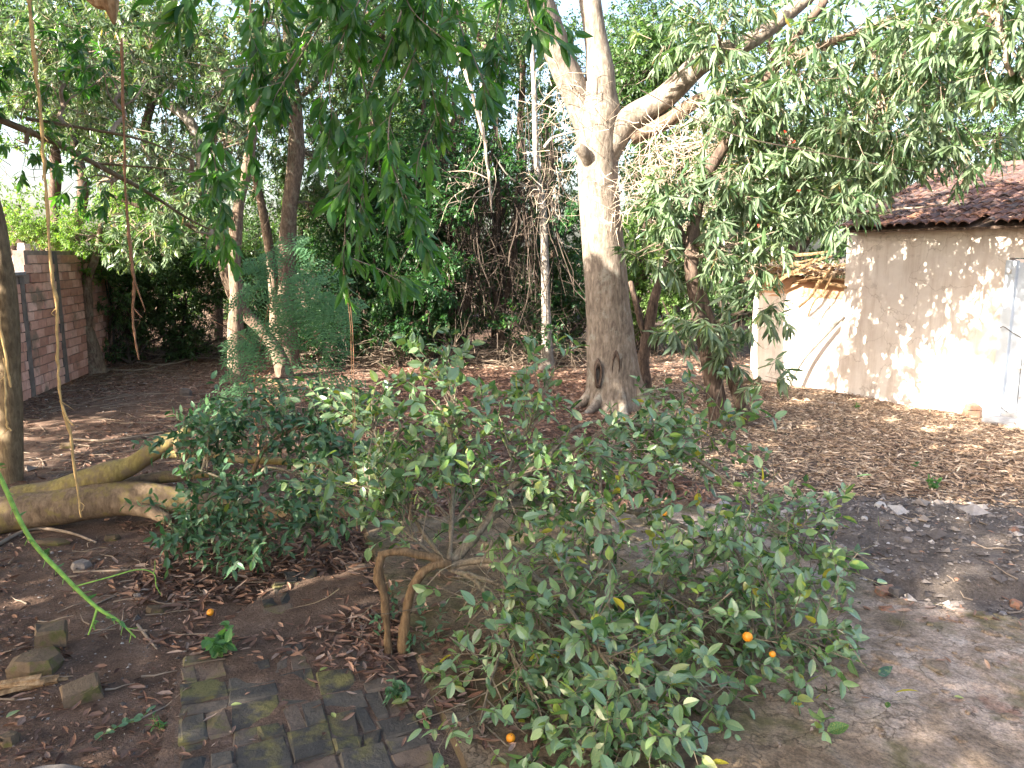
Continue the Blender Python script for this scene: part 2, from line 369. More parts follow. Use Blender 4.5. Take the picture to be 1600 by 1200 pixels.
def twigs(LV, buf, St, Dr, tl, nl, spread=(35, 80), pos=(.1, 1), droop=.3, L=(.1, .16), wr=.28, bend=.15, tone=(0, 1), rad=.003, mi=0, rg=RG, upn=1.2):
    """N twigs, nl leaves along each"""
    n = len(St)
    if n == 0: return
    Dr = unit(Dr); tl = np.broadcast_to(tl, (n,))
    if buf is not None: prisms(buf, St, St + Dr * tl[:, None], rad, rad * .5, .5, mi)
    e1, e2 = perp(Dr)
    k = np.tile(np.arange(nl), (n, 1)); u = pos[0] + (pos[1] - pos[0]) * (k + rg.random((n, nl)) * .8) / nl
    phi = k * 2.4 + rg.random((n, 1)) * 6.28 + rg.normal(size=(n, nl)) * .3
    sp = np.radians(rg.uniform(spread[0], spread[1], (n, nl)))[..., None]
    D = np.cos(sp) * Dr[:, None] + np.sin(sp) * (np.cos(phi)[..., None] * e1[:, None] + np.sin(phi)[..., None] * e2[:, None])
    D = D + np.array([0, 0, -1.]) * droop * rg.uniform(.4, 1.4, (n, nl, 1))
    D = unit(D).reshape(-1, 3); B = (St[:, None] + Dr[:, None] * (tl[:, None] * u)[..., None]).reshape(-1, 3)
    Nn = rg.normal(size=D.shape) * .55 + np.array([0, 0, upn])
    m = len(B); LL = rg.uniform(L[0], L[1], m)
    clump = np.repeat(rg.normal(size=n) * .16, nl)
    T = np.clip(tone[0] + (tone[1] - tone[0]) * (rg.beta(2.2, 3.0, m)) + clump, 0, .93); T[rg.random(m) < .012] = 1.0
    LV.add(B, D, Nn, LL, LL * wr * rg.uniform(.8, 1.2, m), bend * rg.uniform(.2, 1.8, m), T)
# the sun's way through the trees to what stands lit in the yard
LIT = []
def lit(p, r, t0=1.5): LIT.append((np.asarray(p, float), r, t0))
def carve(Pn, jit=True):
    keep = np.ones(len(Pn), bool)
    for p, r, t0 in LIT:
        q = Pn - p; t = q @ SUN; d = np.linalg.norm(q - t[:, None] * SUN, axis=1)
        rr = r * (1 + .35 * noise(Pn, 2.5, 4)) if jit else r
        keep &= ~((t > t0) & (d < rr))
    return keep
def crown(root, limbs, blobs, leaf, mat, tmat, nparts=0, nl=11, tw=7, cr=.42, tl=.22, density=1.0, trunkmat=None, tpl=LANCE, tname='lance',
          spread=(35, 80), droop=.45, wr=.24, pos=(.55, 1), rad=.004, branch=True, gap=.25, tone=(0, 1), outward=.8, seed=1, carved=True, clear=None, bend=.15, minpx=11, more=1.0):
    """leaf clumps filling ellipsoids, every clump on a twig that grows from the nearest limb"""
    rg = np.random.default_rng(seed); LV = Leaves(); tb = Buf(); Lp = np.concatenate(limbs) if limbs else None
    for (c, r, n) in blobs:
        n = int(n * more); c = np.asarray(c, float); r = np.asarray(r, float) * np.ones(3)
        u = unit(rg.normal(size=(n * 3, 3))) * (rg.random((n * 3, 1)) ** (1 / 2.2)); pts = c + u * r
        pts = pts[noise(pts, 1.6, seed % 7, 2) > -gap * 1.6][:n]
        if carved: pts = pts[carve(pts)]
        if clear is not None: pts = pts[clear(pts)]
        if len(pts) == 0: continue
        if branch and Lp is not None:
            i = np.argmin(np.linalg.norm(Lp - c, axis=1)); s0 = Lp[i]; mid = c + (s0 - c) * .25
            main = wander(s0, mid, 5, .06, rg); tube(tb, main, [min(.06, .02 + .012 * r.max()), .018], 6, 3, .1, cap=False); mp = spline(main, 4)
            for q in pts[::2]:
                j = rg.integers(len(mp) // 3, len(mp)); tube(tb, wander(mp[j], q, 4, .08, rg, -.03), [.012, .004], 4, 2, cap=False)
        nt_ = tw
        St = np.repeat(pts, nt_, 0); Dr = unit(rg.normal(size=St.shape)) + outward * unit(St - c) + np.array([0, 0, -.15])
        St = St + unit(Dr) * cr * rg.uniform(0, .6, (len(St), 1)); tlv = tl * rg.uniform(.6, 1.5, len(St))
        if density < 1: k = rg.random(len(St)) < density; St, Dr, tlv = St[k], Dr[k], tlv[k]
        e = St + unit(Dr) * tlv[:, None]
        if carved:
            k = carve(e); St, Dr, tlv = St[k], Dr[k], tlv[k]
        if clear is not None:
            k = clear(St); St, Dr, tlv = St[k], Dr[k], tlv[k]
        twigs(LV, tb, St, Dr, tlv, nl, spread, pos, droop, leaf, wr, bend, tone, rad, 0, rg)
    A = LV.arr()
    if carved and len(A): A = A[carve(A[:, :3] + A[:, 3:6] * A[:, 9:10] * .5, False)]
    foliage(root, A, tpl, tname, mat, nparts, minpx, 'crown')
    if tb.n: link('twigs', tb, tmat, root, kind='stuff')
    return A
def tangle(buf, c, r, n, L=(.3, .9), rad=.004, rg=RG, tone=.5, flat=0.0, segs=4, floor=None):
    c = np.asarray(c, float); r = np.asarray(r, float) * np.ones(3)
    A = c + rg.normal(size=(n, 3)) * .5 * r; D = unit(rg.normal(size=(n, 3)) * np.array([1, 1, 1 - flat])); l = rg.uniform(L[0], L[1], n)[:, None] / segs
    p = A
    for k in range(segs):
        q = p + D * l
        if floor is not None: q[:, 2] = np.maximum(q[:, 2], floor)
        prisms(buf, p, q, rad * (1 - k / (segs + 1.)), rad * (1 - (k + 1) / (segs + 1.)), tone)
        if k == 1:
            m = rg.random(n) < .6; s = q[m]; prisms(buf, s, s + unit(D[m] + rg.normal(size=(m.sum(), 3)) * .7) * l[m] * 1.4, rad * .5, rad * .25, tone)
        p = q; D = unit(D + rg.normal(size=(n, 3)) * .35)
def chunk(buf, c, size, seed=0, tone=.5, rot=0, flat=1.0, n=2):
    """an angular stone"""
    rg = np.random.default_rng(seed); k = 5
    th = np.sort(rg.uniform(0, 6.28, 7)) ; th = np.linspace(0, 6.28, 8)[:-1] + rg.uniform(-.3, .3, 7)
    rad_ = rg.uniform(.75, 1.05, 7); sx, sy, sz = size
    V = []
    for zz, sc in ((0, .92), (.55, 1.0), (1.0, .74)):
        for t, r_ in zip(th, rad_ * rg.uniform(.92, 1.08, 7)):
            x, y = math.cos(t) * r_ * sc * sx / 2, math.sin(t) * r_ * sc * sy / 2
            V.append([x * math.cos(rot) - y * math.sin(rot), x * math.sin(rot) + y * math.cos(rot), (zz + rg.uniform(-.08, .08)) * sz])
    V.append([0, 0, sz * 1.02]); V = np.array(V) + np.asarray(c); F = []
    for l in range(2):
        for i in range(7): F.append([l * 7 + i, l * 7 + (i + 1) % 7, l * 7 + 7 + (i + 1) % 7, l * 7 + 7 + i])
    for i in range(7): F.append([14 + i, 14 + (i + 1) % 7, 21])
    buf.add(V, F, tone)
def box(buf, c, ax, ay, az, s, tone=.5, mi=0, bev=0.0, jit=0.0, rg=RG):
    """box with chamfered top edges: centre, three unit axes, full sizes"""
    c = np.asarray(c, float); A = np.array([ax, ay, az], float); h = np.array(s) / 2
    if bev <= 0:
        V = np.array([[x, y, z] for z in (-1, 1) for y in (-1, 1) for x in (-1, 1)], float) * h
        F = [[0, 2, 3, 1], [4, 5, 7, 6], [0, 1, 5, 4], [2, 6, 7, 3], [0, 4, 6, 2], [1, 3, 7, 5]]
    else:
        b = min(bev, h.min() * .8)
        lo = np.array([[-h[0], -h[1]], [h[0], -h[1]], [h[0], h[1]], [-h[0], h[1]]]); si = np.sign(lo)
        V = np.vstack([np.c_[lo, np.full(4, -h[2])], np.c_[lo, np.full(4, h[2] - b)], np.c_[lo - si * b, np.full(4, h[2])]])
        F = [[0, 3, 2, 1], [8, 9, 10, 11]] + [[l * 4 + i, l * 4 + (i + 1) % 4, l * 4 + 4 + (i + 1) % 4, l * 4 + 4 + i] for l in (0, 1) for i in range(4)]
    if jit: V = V + rg.normal(size=V.shape) * jit
    buf.add(V @ A + c, F, tone, mi)

# what stands in the sun: the fork and limbs of the big tree, the pale trunk, the shed wall
for q in ((935, 150, 11), (935, 220, 11), (945, 60, 11), (900, 130, 11), (1000, 190, 10.9), (1070, 135, 10.8), (912, 262, 11)): lit(P(*q), .62, .6)
for q in ((850, 330, 13.8), (850, 420, 13.8), (845, 240, 13.8)): lit(P(*q), .3, 1.0)
WA, WB = G(1262, 606), G(1566, 657)                           # foot of the shed wall as seen
for a, z, r in ((.80, .35, .4), (.76, .55, .35), (.70, .6, .45), (.62, .4, .5), (.5, .2, .45), (.40, .15, .4), (.62, 1.1, .26), (.45, 1.35, .25), (.3, .9, .3), (.3, 2.0, .16), (.2, .3, .3), (.12, 1.3, .3), (.55, 1.75, .15), (.38, 1.6, .2), (.74, 1.0, .2),
                (-.1, 1.0, .7), (-.3, .8, .8), (-.3, 1.5, .5), (-.55, .8, .7), (-.1, .4, .6), (.05, .6, .4)):
    lit(np.array([WA[0] + (WB[0] - WA[0]) * a, WA[1] + (WB[1] - WA[1]) * a, z]), r, 2.6)

# ================================================================== THE SETTING
def in_poly(x, y, poly):
    x = np.asarray(x); y = np.asarray(y); ins = np.zeros(x.shape, bool); n = len(poly)
    for i in range(n):
        x1, y1 = poly[i][:2]; x2, y2 = poly[(i + 1) % n][:2]
        c = (y1 > y) != (y2 > y)
        ins ^= c & (x < (x2 - x1) * (y - y1) / (y2 - y1 + 1e-12) + x1)
    return ins
def wpoly(pts): return [G(*p)[:2] for p in pts]
RUBBLE = wpoly([(1170, 800), (1330, 775), (1620, 785), (1760, 990), (1600, 1000), (1400, 955), (1290, 890)])
def ground_mats():
    m, nt, b, out = new_mat('soil'); v = coords(nt)
    at = N(nt, 'Attribute', attribute_name='tone')
    f = nz(nt, v, 5, 8, .7); g = nz(nt, v, 60, 4, .7)
    red = ramp(nt, f, [(.3, (.060, .038, .028)), (.5, (.115, .074, .055)), (.7, (.18, .125, .097))])
    grey = ramp(nt, f, [(.3, (.065, .054, .047)), (.55, (.125, .104, .092)), (.75, (.20, .17, .15))])
    col = mix(nt, at.outputs['Fac'], red, grey)
    col = mix(nt, .6, col, ramp(nt, g, [(.32, (.5, .48, .46)), (.6, (1.2, 1.2, 1.2)), (.72, (2.4, 2.2, 2.0))]), 'MULTIPLY')
    nt.links.new(col, b.inputs['Base Color']); b.inputs['Roughness'].default_value = .95; b.inputs['Specular IOR Level'].default_value = .15
    bump(nt, b, g, .8, .02); M['soil'] = m
    m, nt, b, out = new_mat('crusted_slab'); v = coords(nt)
    f = nz(nt, v, 2.2, 9, .68, .6); g = nz(nt, v, 28, 6, .7); h2 = nz(nt, v, 1.4, 5, .6, 1.0)
    col = ramp(nt, f, [(.30, (.06, .044, .032)), (.40, (.17, .125, .09)), (.5, (.285, .22, .175)), (.62, (.37, .305, .26)), (.75, (.25, .185, .145))])
    col = mix(nt, ramp(nt, h2, [(.58, (0, 0, 0)), (.68, (.75, .75, .75))]), col, (.235, .115, .075))
    col = mix(nt, .7, col, ramp(nt, nz(nt, v, 75, 5, .75), [(.36, (.45, .44, .43)), (.5, (1.0, 1.0, 1.0)), (.66, (1.55, 1.5, 1.45))]), 'MULTIPLY')
    at = N(nt, 'Attribute', attribute_name='tone'); col = mix(nt, at.outputs['Fac'], mix(nt, 1.0, col, (.55, .50, .40), 'MULTIPLY'), col)
    mo = N(nt, 'Mapping'); mo.inputs['Location'].default_value = (5, 2, 0); nt.links.new(v, mo.inputs[0])
    col = mix(nt, ramp(nt, nz(nt, mo.outputs[0], 2.6, 6, .65), [(.50, (0, 0, 0)), (.62, (.8, .8, .8))]), col, (.09, .078, .028))
    col = mix(nt, .55, col, ramp(nt, g, [(.34, (.35, .35, .35)), (.5, (1.0, 1.0, 1.0)), (.7, (1.5, 1.45, 1.4))]), 'MULTIPLY')
    vo = N(nt, 'TexVoronoi'); vo.feature = 'DISTANCE_TO_EDGE'; vo.inputs['Scale'].default_value = 2.6
    dv = N(nt, 'Mixish') if False else nt.nodes.new('ShaderNodeVectorMath'); dv.operation = 'MULTIPLY_ADD'; dn = N(nt, 'TexNoise'); dn.inputs['Scale'].default_value = 3.5; dn.inputs['Detail'].default_value = 6
    nt.links.new(v, dn.inputs['Vector']); nt.links.new(dn.outputs['Color'], dv.inputs[0]); dv.inputs[1].default_value = (.9, .9, .9); nt.links.new(v, dv.inputs[2]); nt.links.new(dv.outputs[0], vo.inputs['Vector'])
    crk = ramp(nt, vo.outputs[0], [(.0, (.32, .30, .28)), (.012, (.6, .58, .55)), (.035, (1, 1, 1))]); col = mix(nt, ramp(nt, f, [(.42, (0, 0, 0)), (.55, (1, 1, 1))]), col, mix(nt, 1.0, col, crk, 'MULTIPLY'))
    nt.links.new(col, b.inputs['Base Color']); b.inputs['Roughness'].default_value = .88; b.inputs['Specular IOR Level'].default_value = .3
    bump(nt, b, mix(nt, .5, f, g), .8, .025); M['slab'] = m
    M['paver'] = tone_mat('weathered_paver', [(0, (.045, .041, .038)), (.5, (.08, .07, .06)), (.75, (.13, .093, .07)), (1, (.17, .115, .088))], .82, .9, 14, moss=((.125, .11, .045), 3.6, .51), world=True)
    M['wallbrick'] = tone_mat('pink_brick', [(0, (.38, .20, .15)), (.5, (.52, .29, .225)), (1, (.62, .40, .33))], .92, .5, 9, moss=((.22, .165, .125), 1.6, .56), world=True)
    M['mortar'] = plain_mat('wall_mortar', (.24, .19, .165), .95, .35, 8, .5)
    M['tile'] = tone_mat('weathered_clay_tile', [(0, (.075, .05, .05)), (.5, (.125, .075, .068)), (.85, (.20, .105, .08)), (1, (.34, .165, .10))], .88, .4, 14, moss=((.085, .07, .068), 2.6, .5), world=True)
    M['paintwood'] = plain_mat('pale_blue_paint', (.62, .68, .76), .55, .12, 5, .25, .4, stops=[(.34, (.26, .24, .22)), (.40, (.40, .44, .50)), (.7, (.46, .51, .58))])
    m, nt, b, out = new_mat('beige_plaster'); v = coords(nt)
    col = ramp(nt, nz(nt, v, .9, 6, .62), [(.3, (.53, .45, .40)), (.55, (.66, .59, .54)), (.75, (.70, .64, .60))])
    vs = coords(nt, (3.2, 3.2, .35))
    col = mix(nt, ramp(nt, nz(nt, vs, 1.6, 6, .7), [(.47, (0, 0, 0)), (.66, (.75, .75, .75))]), col, (.44, .355, .30))
    col = mix(nt, ramp(nt, nz(nt, v, 3.1, 7, .7), [(.60, (0, 0, 0)), (.66, (.5, .5, .5))]), col, (.36, .30, .26))
    vo = N(nt, 'TexVoronoi'); vo.feature = 'DISTANCE_TO_EDGE'; vo.inputs['Scale'].default_value = .9; dv = nt.nodes.new('ShaderNodeVectorMath'); dv.operation = 'MULTIPLY_ADD'; dn = N(nt, 'TexNoise'); dn.inputs['Scale'].default_value = 2.2; dn.inputs['Detail'].default_value = 7
    nt.links.new(v, dn.inputs['Vector']); nt.links.new(dn.outputs['Color'], dv.inputs[0]); dv.inputs[1].default_value = (.9, .9, .9); nt.links.new(v, dv.inputs[2]); nt.links.new(dv.outputs[0], vo.inputs['Vector'])
    col = mix(nt, 1.0, col, ramp(nt, vo.outputs[0], [(0, (.66, .63, .60)), (.004, (.88, .87, .86)), (.010, (1, 1, 1))]), 'MULTIPLY')
    nt.links.new(col, b.inputs['Base Color']); b.inputs['Roughness'].default_value = .93
    bump(nt, b, nz(nt, v, 9, 7, .6), .45, .03); M['plaster'] = m
    M['plaster_brown'] = plain_mat('ochre_plaster', (.46, .27, .17), .95, .3, 3, .5)
ground_mats()
def make_ground():
    xs = np.unique(np.concatenate([np.linspace(-300, -14, 14), np.arange(-14, -8.5, .3), np.arange(-8.5, 8.5, .06), np.arange(8.5, 14, .3), np.linspace(14, 300, 14)]))
    ys = np.unique(np.concatenate([np.linspace(-60, 1.2, 8), np.arange(1.2, 8, .05), np.arange(8, 16, .09), np.arange(16, 24, .4), np.linspace(24, 600, 14)]))
    X, Y = np.meshgrid(xs, ys); Z = height(X, Y)
    far = np.clip((np.hypot(X, Y - 8) - 13) / 10, 0, 1); Z = Z * (1 - far)
    V = np.stack([X.ravel(), Y.ravel(), Z.ravel()], 1)
    tone = np.clip((X - .2) / 2.0 + .35 * noise(V[:, :2], .9, 6).reshape(X.shape), 0, 1).ravel()
    inr = in_poly(V[:, 0], V[:, 1], RUBBLE); tone = np.maximum(tone * .55, inr * 1.0)
    nx, ny = len(xs), len(ys); i = (np.arange(ny - 1)[:, None] * nx + np.arange(nx - 1)[None]).ravel()
    b = Buf(); b.add(V, np.stack([i, i + 1, i + nx + 1, i + nx], 1), tone)
    link('ground', b, 'soil', smooth=True, kind='structure')
make_ground()
SLABP = wpoly([(566, 834), (820, 806), (1080, 790), (1200, 822), (1290, 880), (1400, 948), (1640, 1000), (1900, 1050), (1900, 1600), (880, 1600)])
SLAB_Z = .075
def slab_h(V):
    n1 = noise(V, 2.2, 2, 4); n2 = noise(V, 6.5, 5, 3)
    q = n1 * 1.4 + .35 * n2; st = np.floor(q * 2.2) / 2.2 + np.clip((q * 2.2 - np.floor(q * 2.2)) * 22, 0, 1) / 2.2
    n3 = noise(V, 17., 7, 3); q2 = np.clip((noise(V, 4.3, 9, 4) - .35) * 12, 0, 1); return SLAB_Z + .017 * st + .006 * n2 + .004 * n3 - .014 * q2
def edge_dist(x, y, poly):
    d = np.full(x.shape, 9.)
    for i in range(len(poly)):
        a = np.array(poly[i]); b = np.array(poly[(i + 1) % len(poly)]); ab = b - a
        t = np.clip(((x - a[0]) * ab[0] + (y - a[1]) * ab[1]) / (ab @ ab), 0, 1)
        d = np.minimum(d, np.hypot(x - a[0] - t * ab[0], y - a[1] - t * ab[1]))
    return d
def make_slab():
    us = np.arange(-2.2, 2.6, .022); vs = np.arange(-.12, 6.0, .022)
    U, Vv = np.meshgrid(us, vs, indexing='ij'); x, y = from_uv(U, Vv); x = x.ravel(); y = y.ravel()
    sd = edge_dist(x, y, SLABP) * np.where(in_poly(x, y, SLABP), 1, -1)
    sd = sd + .03 * noise(np.stack([x, y], 1), 4., 7) * (to_uv(x, y)[1] > .3) + .008 * noise(np.stack([x, y], 1), 14., 3)
    z = slab_h(np.stack([x, y], 1)); z = np.where(sd > 0, z, -.03 + (z + .03) * np.clip(1 + sd / .012, 0, 1))
    nu, nv = U.shape; i = (np.arange(nu - 1)[:, None] * nv + np.arange(nv - 1)[None]).ravel()
    F = np.stack([i, i + 1, i + nv + 1, i + nv], 1); keep = (sd[F] > -.07).any(1)
    F = F[keep][:, ::-1]; side = (z[F] < .02).any(1); b = Buf(); Vs = np.stack([x, y, z], 1); tv = np.clip((to_uv(x, y)[1] - 1.2) / 1.2 + .5 * noise(Vs, 1.5, 8), 0, 1); b.add(Vs, F[~side], tv); b.add(Vs, F[side], .3, 1)
    link('concrete_slab', b, ['slab', 'mossrock'], smooth=False, kind='structure')
make_slab()
# the brick path beside the slab
PYAW = math.radians(22.3); PO = G(700, 1200)[:2]; PU = np.array([-math.sin(PYAW), math.cos(PYAW)]); PV = np.array([math.cos(PYAW), math.sin(PYAW)])
def make_path():
    rg = np.random.default_rng(5); g = G(284, 1060)[:2] - PO; v0 = g @ PV; umax0 = g @ PU
    fr = lambda u, v: PO + u * PU + v * PV
    b = Buf(); c = [fr(-.5, v0 - .02), fr(-.5, .0), fr(2.3, .55), fr(2.3, .0), fr(umax0, v0 - .02)]; b.add(np.array([[*q, .036] for q in c]), [[0, 1, 2], [0, 2, 3], [0, 3, 4]]); path = link('brick_path', b, 'soil', kind='structure')
    v = v0
    while v < .5:
        w = rg.uniform(.16, .235); u = -.45 + rg.uniform(0, .15); umax = umax0 + (.0 if v < v0 + .1 else 1.0 if v > v0 + .3 else .12) + rg.uniform(0, .1)
        while u < umax:
            l = rg.choice([rg.uniform(.09, .13), rg.uniform(.15, .24)]); g_ = .006; w_ = w; parts = [(0, w)]
            if rg.random() < .4: k = rg.uniform(.35, .65) * w; parts = [(0, k), (k, w - k)]
            for (o_, ww) in parts:
                c = fr(u + l / 2, v + o_ + ww / 2); su, sv = to_uv(c[0], c[1])
                if sv > -.09 or (u > umax0 - .1 and rg.random() < .35): continue
                a = rg.normal() * .045; ud = np.array([PU[0] * math.cos(a) - PU[1] * math.sin(a), PU[0] * math.sin(a) + PU[1] * math.cos(a), rg.normal() * .018])
                vd = np.array([ud[1], -ud[0], rg.normal() * .018]); pb = Buf(); hh = .046 + rg.uniform(-.007, .007)
                box(pb, (0, 0, 0), unit(vd), unit(ud), (0, 0, 1), (ww - g_, l - g_, .05), np.clip(rg.beta(1.2, 1.6), 0, 1), bev=.009, jit=.006, rg=rg)
                o = link('brick', pb, 'paver', path); o.location = (c[0], c[1], hh - .025)
            u += l
        v += w
make_path()
def mud_film():
    pg = [G(*q)[:2] for q in ((285, 1045), (420, 930), (560, 900), (640, 1000), (712, 1180), (760, 1260), (230, 1260))]
    xs = np.arange(-2.2, .3, .022); ys = np.arange(2.2, 5.4, .022); X, Y = np.meshgrid(xs, ys); p = np.stack([X.ravel(), Y.ravel()], 1)
    k = noise(p, 3.2, 5, 4); far = np.clip((p[:, 1] - 3.75) * .022, -.016, .006); z = .045 + .011 * k + far + .003 * noise(p, 30, 8, 2)
    nx, ny = len(xs), len(ys); i = (np.arange(ny - 1)[:, None] * nx + np.arange(nx - 1)[None]).ravel(); F = np.stack([i, i + 1, i + nx + 1, i + nx], 1)
    c = p[F].mean(1); u, v = to_uv(c[:, 0], c[:, 1]); keep = in_poly(c[:, 0], c[:, 1], pg) & (v < -.02); b = Buf(); b.add(np.c_[p, z], F[keep], .1); link('dirt', b, 'soil', smooth=True, kind='structure')
mud_film()
# a worn concrete pad in the near left corner
b = Buf(); c0 = G(50, 1285); th = np.linspace(0, 6.28, 28)[:-1]; rr = .34 + .03 * np.sin(th * 3 + 1) + .02 * np.sin(th * 5)
ring = lambda s, z: np.c_[c0[0] + np.cos(th) * rr * s * 1.0, c0[1] + np.sin(th) * rr * s * .8, np.full(27, z)]
b.add(np.vstack([ring(1.04, -.02), ring(1.0, .055), ring(.94, .065), [[c0[0], c0[1], .068]]]),
      [[l * 27 + i, l * 27 + (i + 1) % 27, l * 27 + 27 + (i + 1) % 27, l * 27 + 27 + i] for l in (0, 1) for i in range(27)] + [[54 + i, 54 + (i + 1) % 27, 81] for i in range(27)])
tag(link('paving_slab', b, 'conc', origin=(c0[0], c0[1], 0)), 'worn grey concrete slab with rounded edge in the dirt beside the brick path', 'paving slab')

# ------------------------------------------------------------------ the brick wall on the left
def brick_wall():
    a = G(-60, 668); e = G(152, 577); d = unit((e - a)[:2]); d = unit(np.array([d[0], d[1]])); L = 8.8
    n = np.array([d[1], -d[0]]); root = empty('brick_wall', (a[0], a[1], 0), 'tall pink brick garden wall with grey concrete posts on the far side of the yard', 'wall')
    D3 = np.array([d[0], d[1], 0]); N3 = np.array([n[0], n[1], 0]); Z = np.array([0, 0, 1.]); rg = np.random.default_rng(3)
    sdist = lambda px, py: np.dot(G(px, py)[:2] - a[:2], d)
    tstep = sdist(52, 616); b = Buf()
    box(b, a + D3 * (tstep / 2) - N3 * .1 + Z * .95, D3, N3, Z, (tstep, .16, 1.9))
    box(b, a + D3 * ((tstep + L) / 2) - N3 * .1 + Z * 1.14, D3, N3, Z, (L - tstep, .16, 2.28)); link('mortar_bed', b, 'mortar', root)
    posts = [sdist(40, 620), sdist(102, 597), sdist(140, 580) + 1.4]
    for s in posts:
        pb = Buf(); h = 1.88 if s < tstep else 2.27
        box(pb, a + D3 * s + Z * (h / 2) - N3 * .055, D3, N3, Z, (.16, .12, h), jit=.004); link('concrete_post', pb, 'conc', root)
    k = 0; extra = Buf(); row = 0; z = .0
    while z < 2.22:
        s = -.2 * (row % 2) - .05
        while s < L:
            l = .33; s2 = s + l; top = 1.88 if s + l / 2 < tstep else 2.26
            if z + .13 < top:
                m = s + l / 2; clash = [p for p in posts if abs(p - m) < l / 2 + .08]; x0, x1 = s, s2 - .014
                for p in clash:
                    if m < p: x1 = min(x1, p - .085)
                    else: x0 = max(x0, p + .085)
                if x1 - x0 > .05:
                    pb = Buf() if k < 300 else extra
                    box(pb, a + D3 * ((x0 + x1) / 2) + N3 * (-.012 + rg.normal() * .004) + Z * (z + .068), D3, N3, Z, (x1 - x0, .03, .132), rg.random(), jit=.003, rg=rg)
                    if k < 300: link('brick', pb, 'wallbrick', root)
                    k += 1
            s = s2
        z += .148; row += 1
    if extra.n: link('bricks_beyond', extra, 'wallbrick', root, kind='stuff')
    cb = Buf(); box(cb, a + D3 * (tstep / 2 - .06) - N3 * .09 + Z * 1.925, D3, N3, Z, (tstep - .1, .24, .05), jit=.004); link('coping', cb, 'step', root)
    # what peeps over the wall: the neighbour's pillar and beam
    r2 = empty('neighbour_porch', P(20, 428, 13.6), 'pale neighbour porch with pillar and beam showing over the brick wall', 'building'); r2.location.z = 0
    q = P(40, 410, 13.6); pb = Buf(); box(pb, (q[0], q[1], 1.2), (1, 0, 0), (0, 1, 0), Z, (.13, .16, 2.4), bev=.01); link('pillar', pb, 'step', r2)
    q = P(-10, 408, 13.9); pb = Buf(); box(pb, (q[0], q[1], q[2]), (1, 0, 0), (0, 1, 0), Z, (1.0, .2, .16)); link('beam', pb, 'plaster', r2)
    pb = Buf(); chunk(pb, P(36, 395, 13.5), (.22, .2, .16), 4, .9); link('rubble_cap', pb, 'stone', r2)
    pb = Buf(); box(pb, (q[0], q[1] + .6, 1.1), (1, 0, 0), (0, 1, 0), Z, (1.4, .2, 2.2)); link('porch_wall', pb, 'wallbrick', r2)
brick_wall()

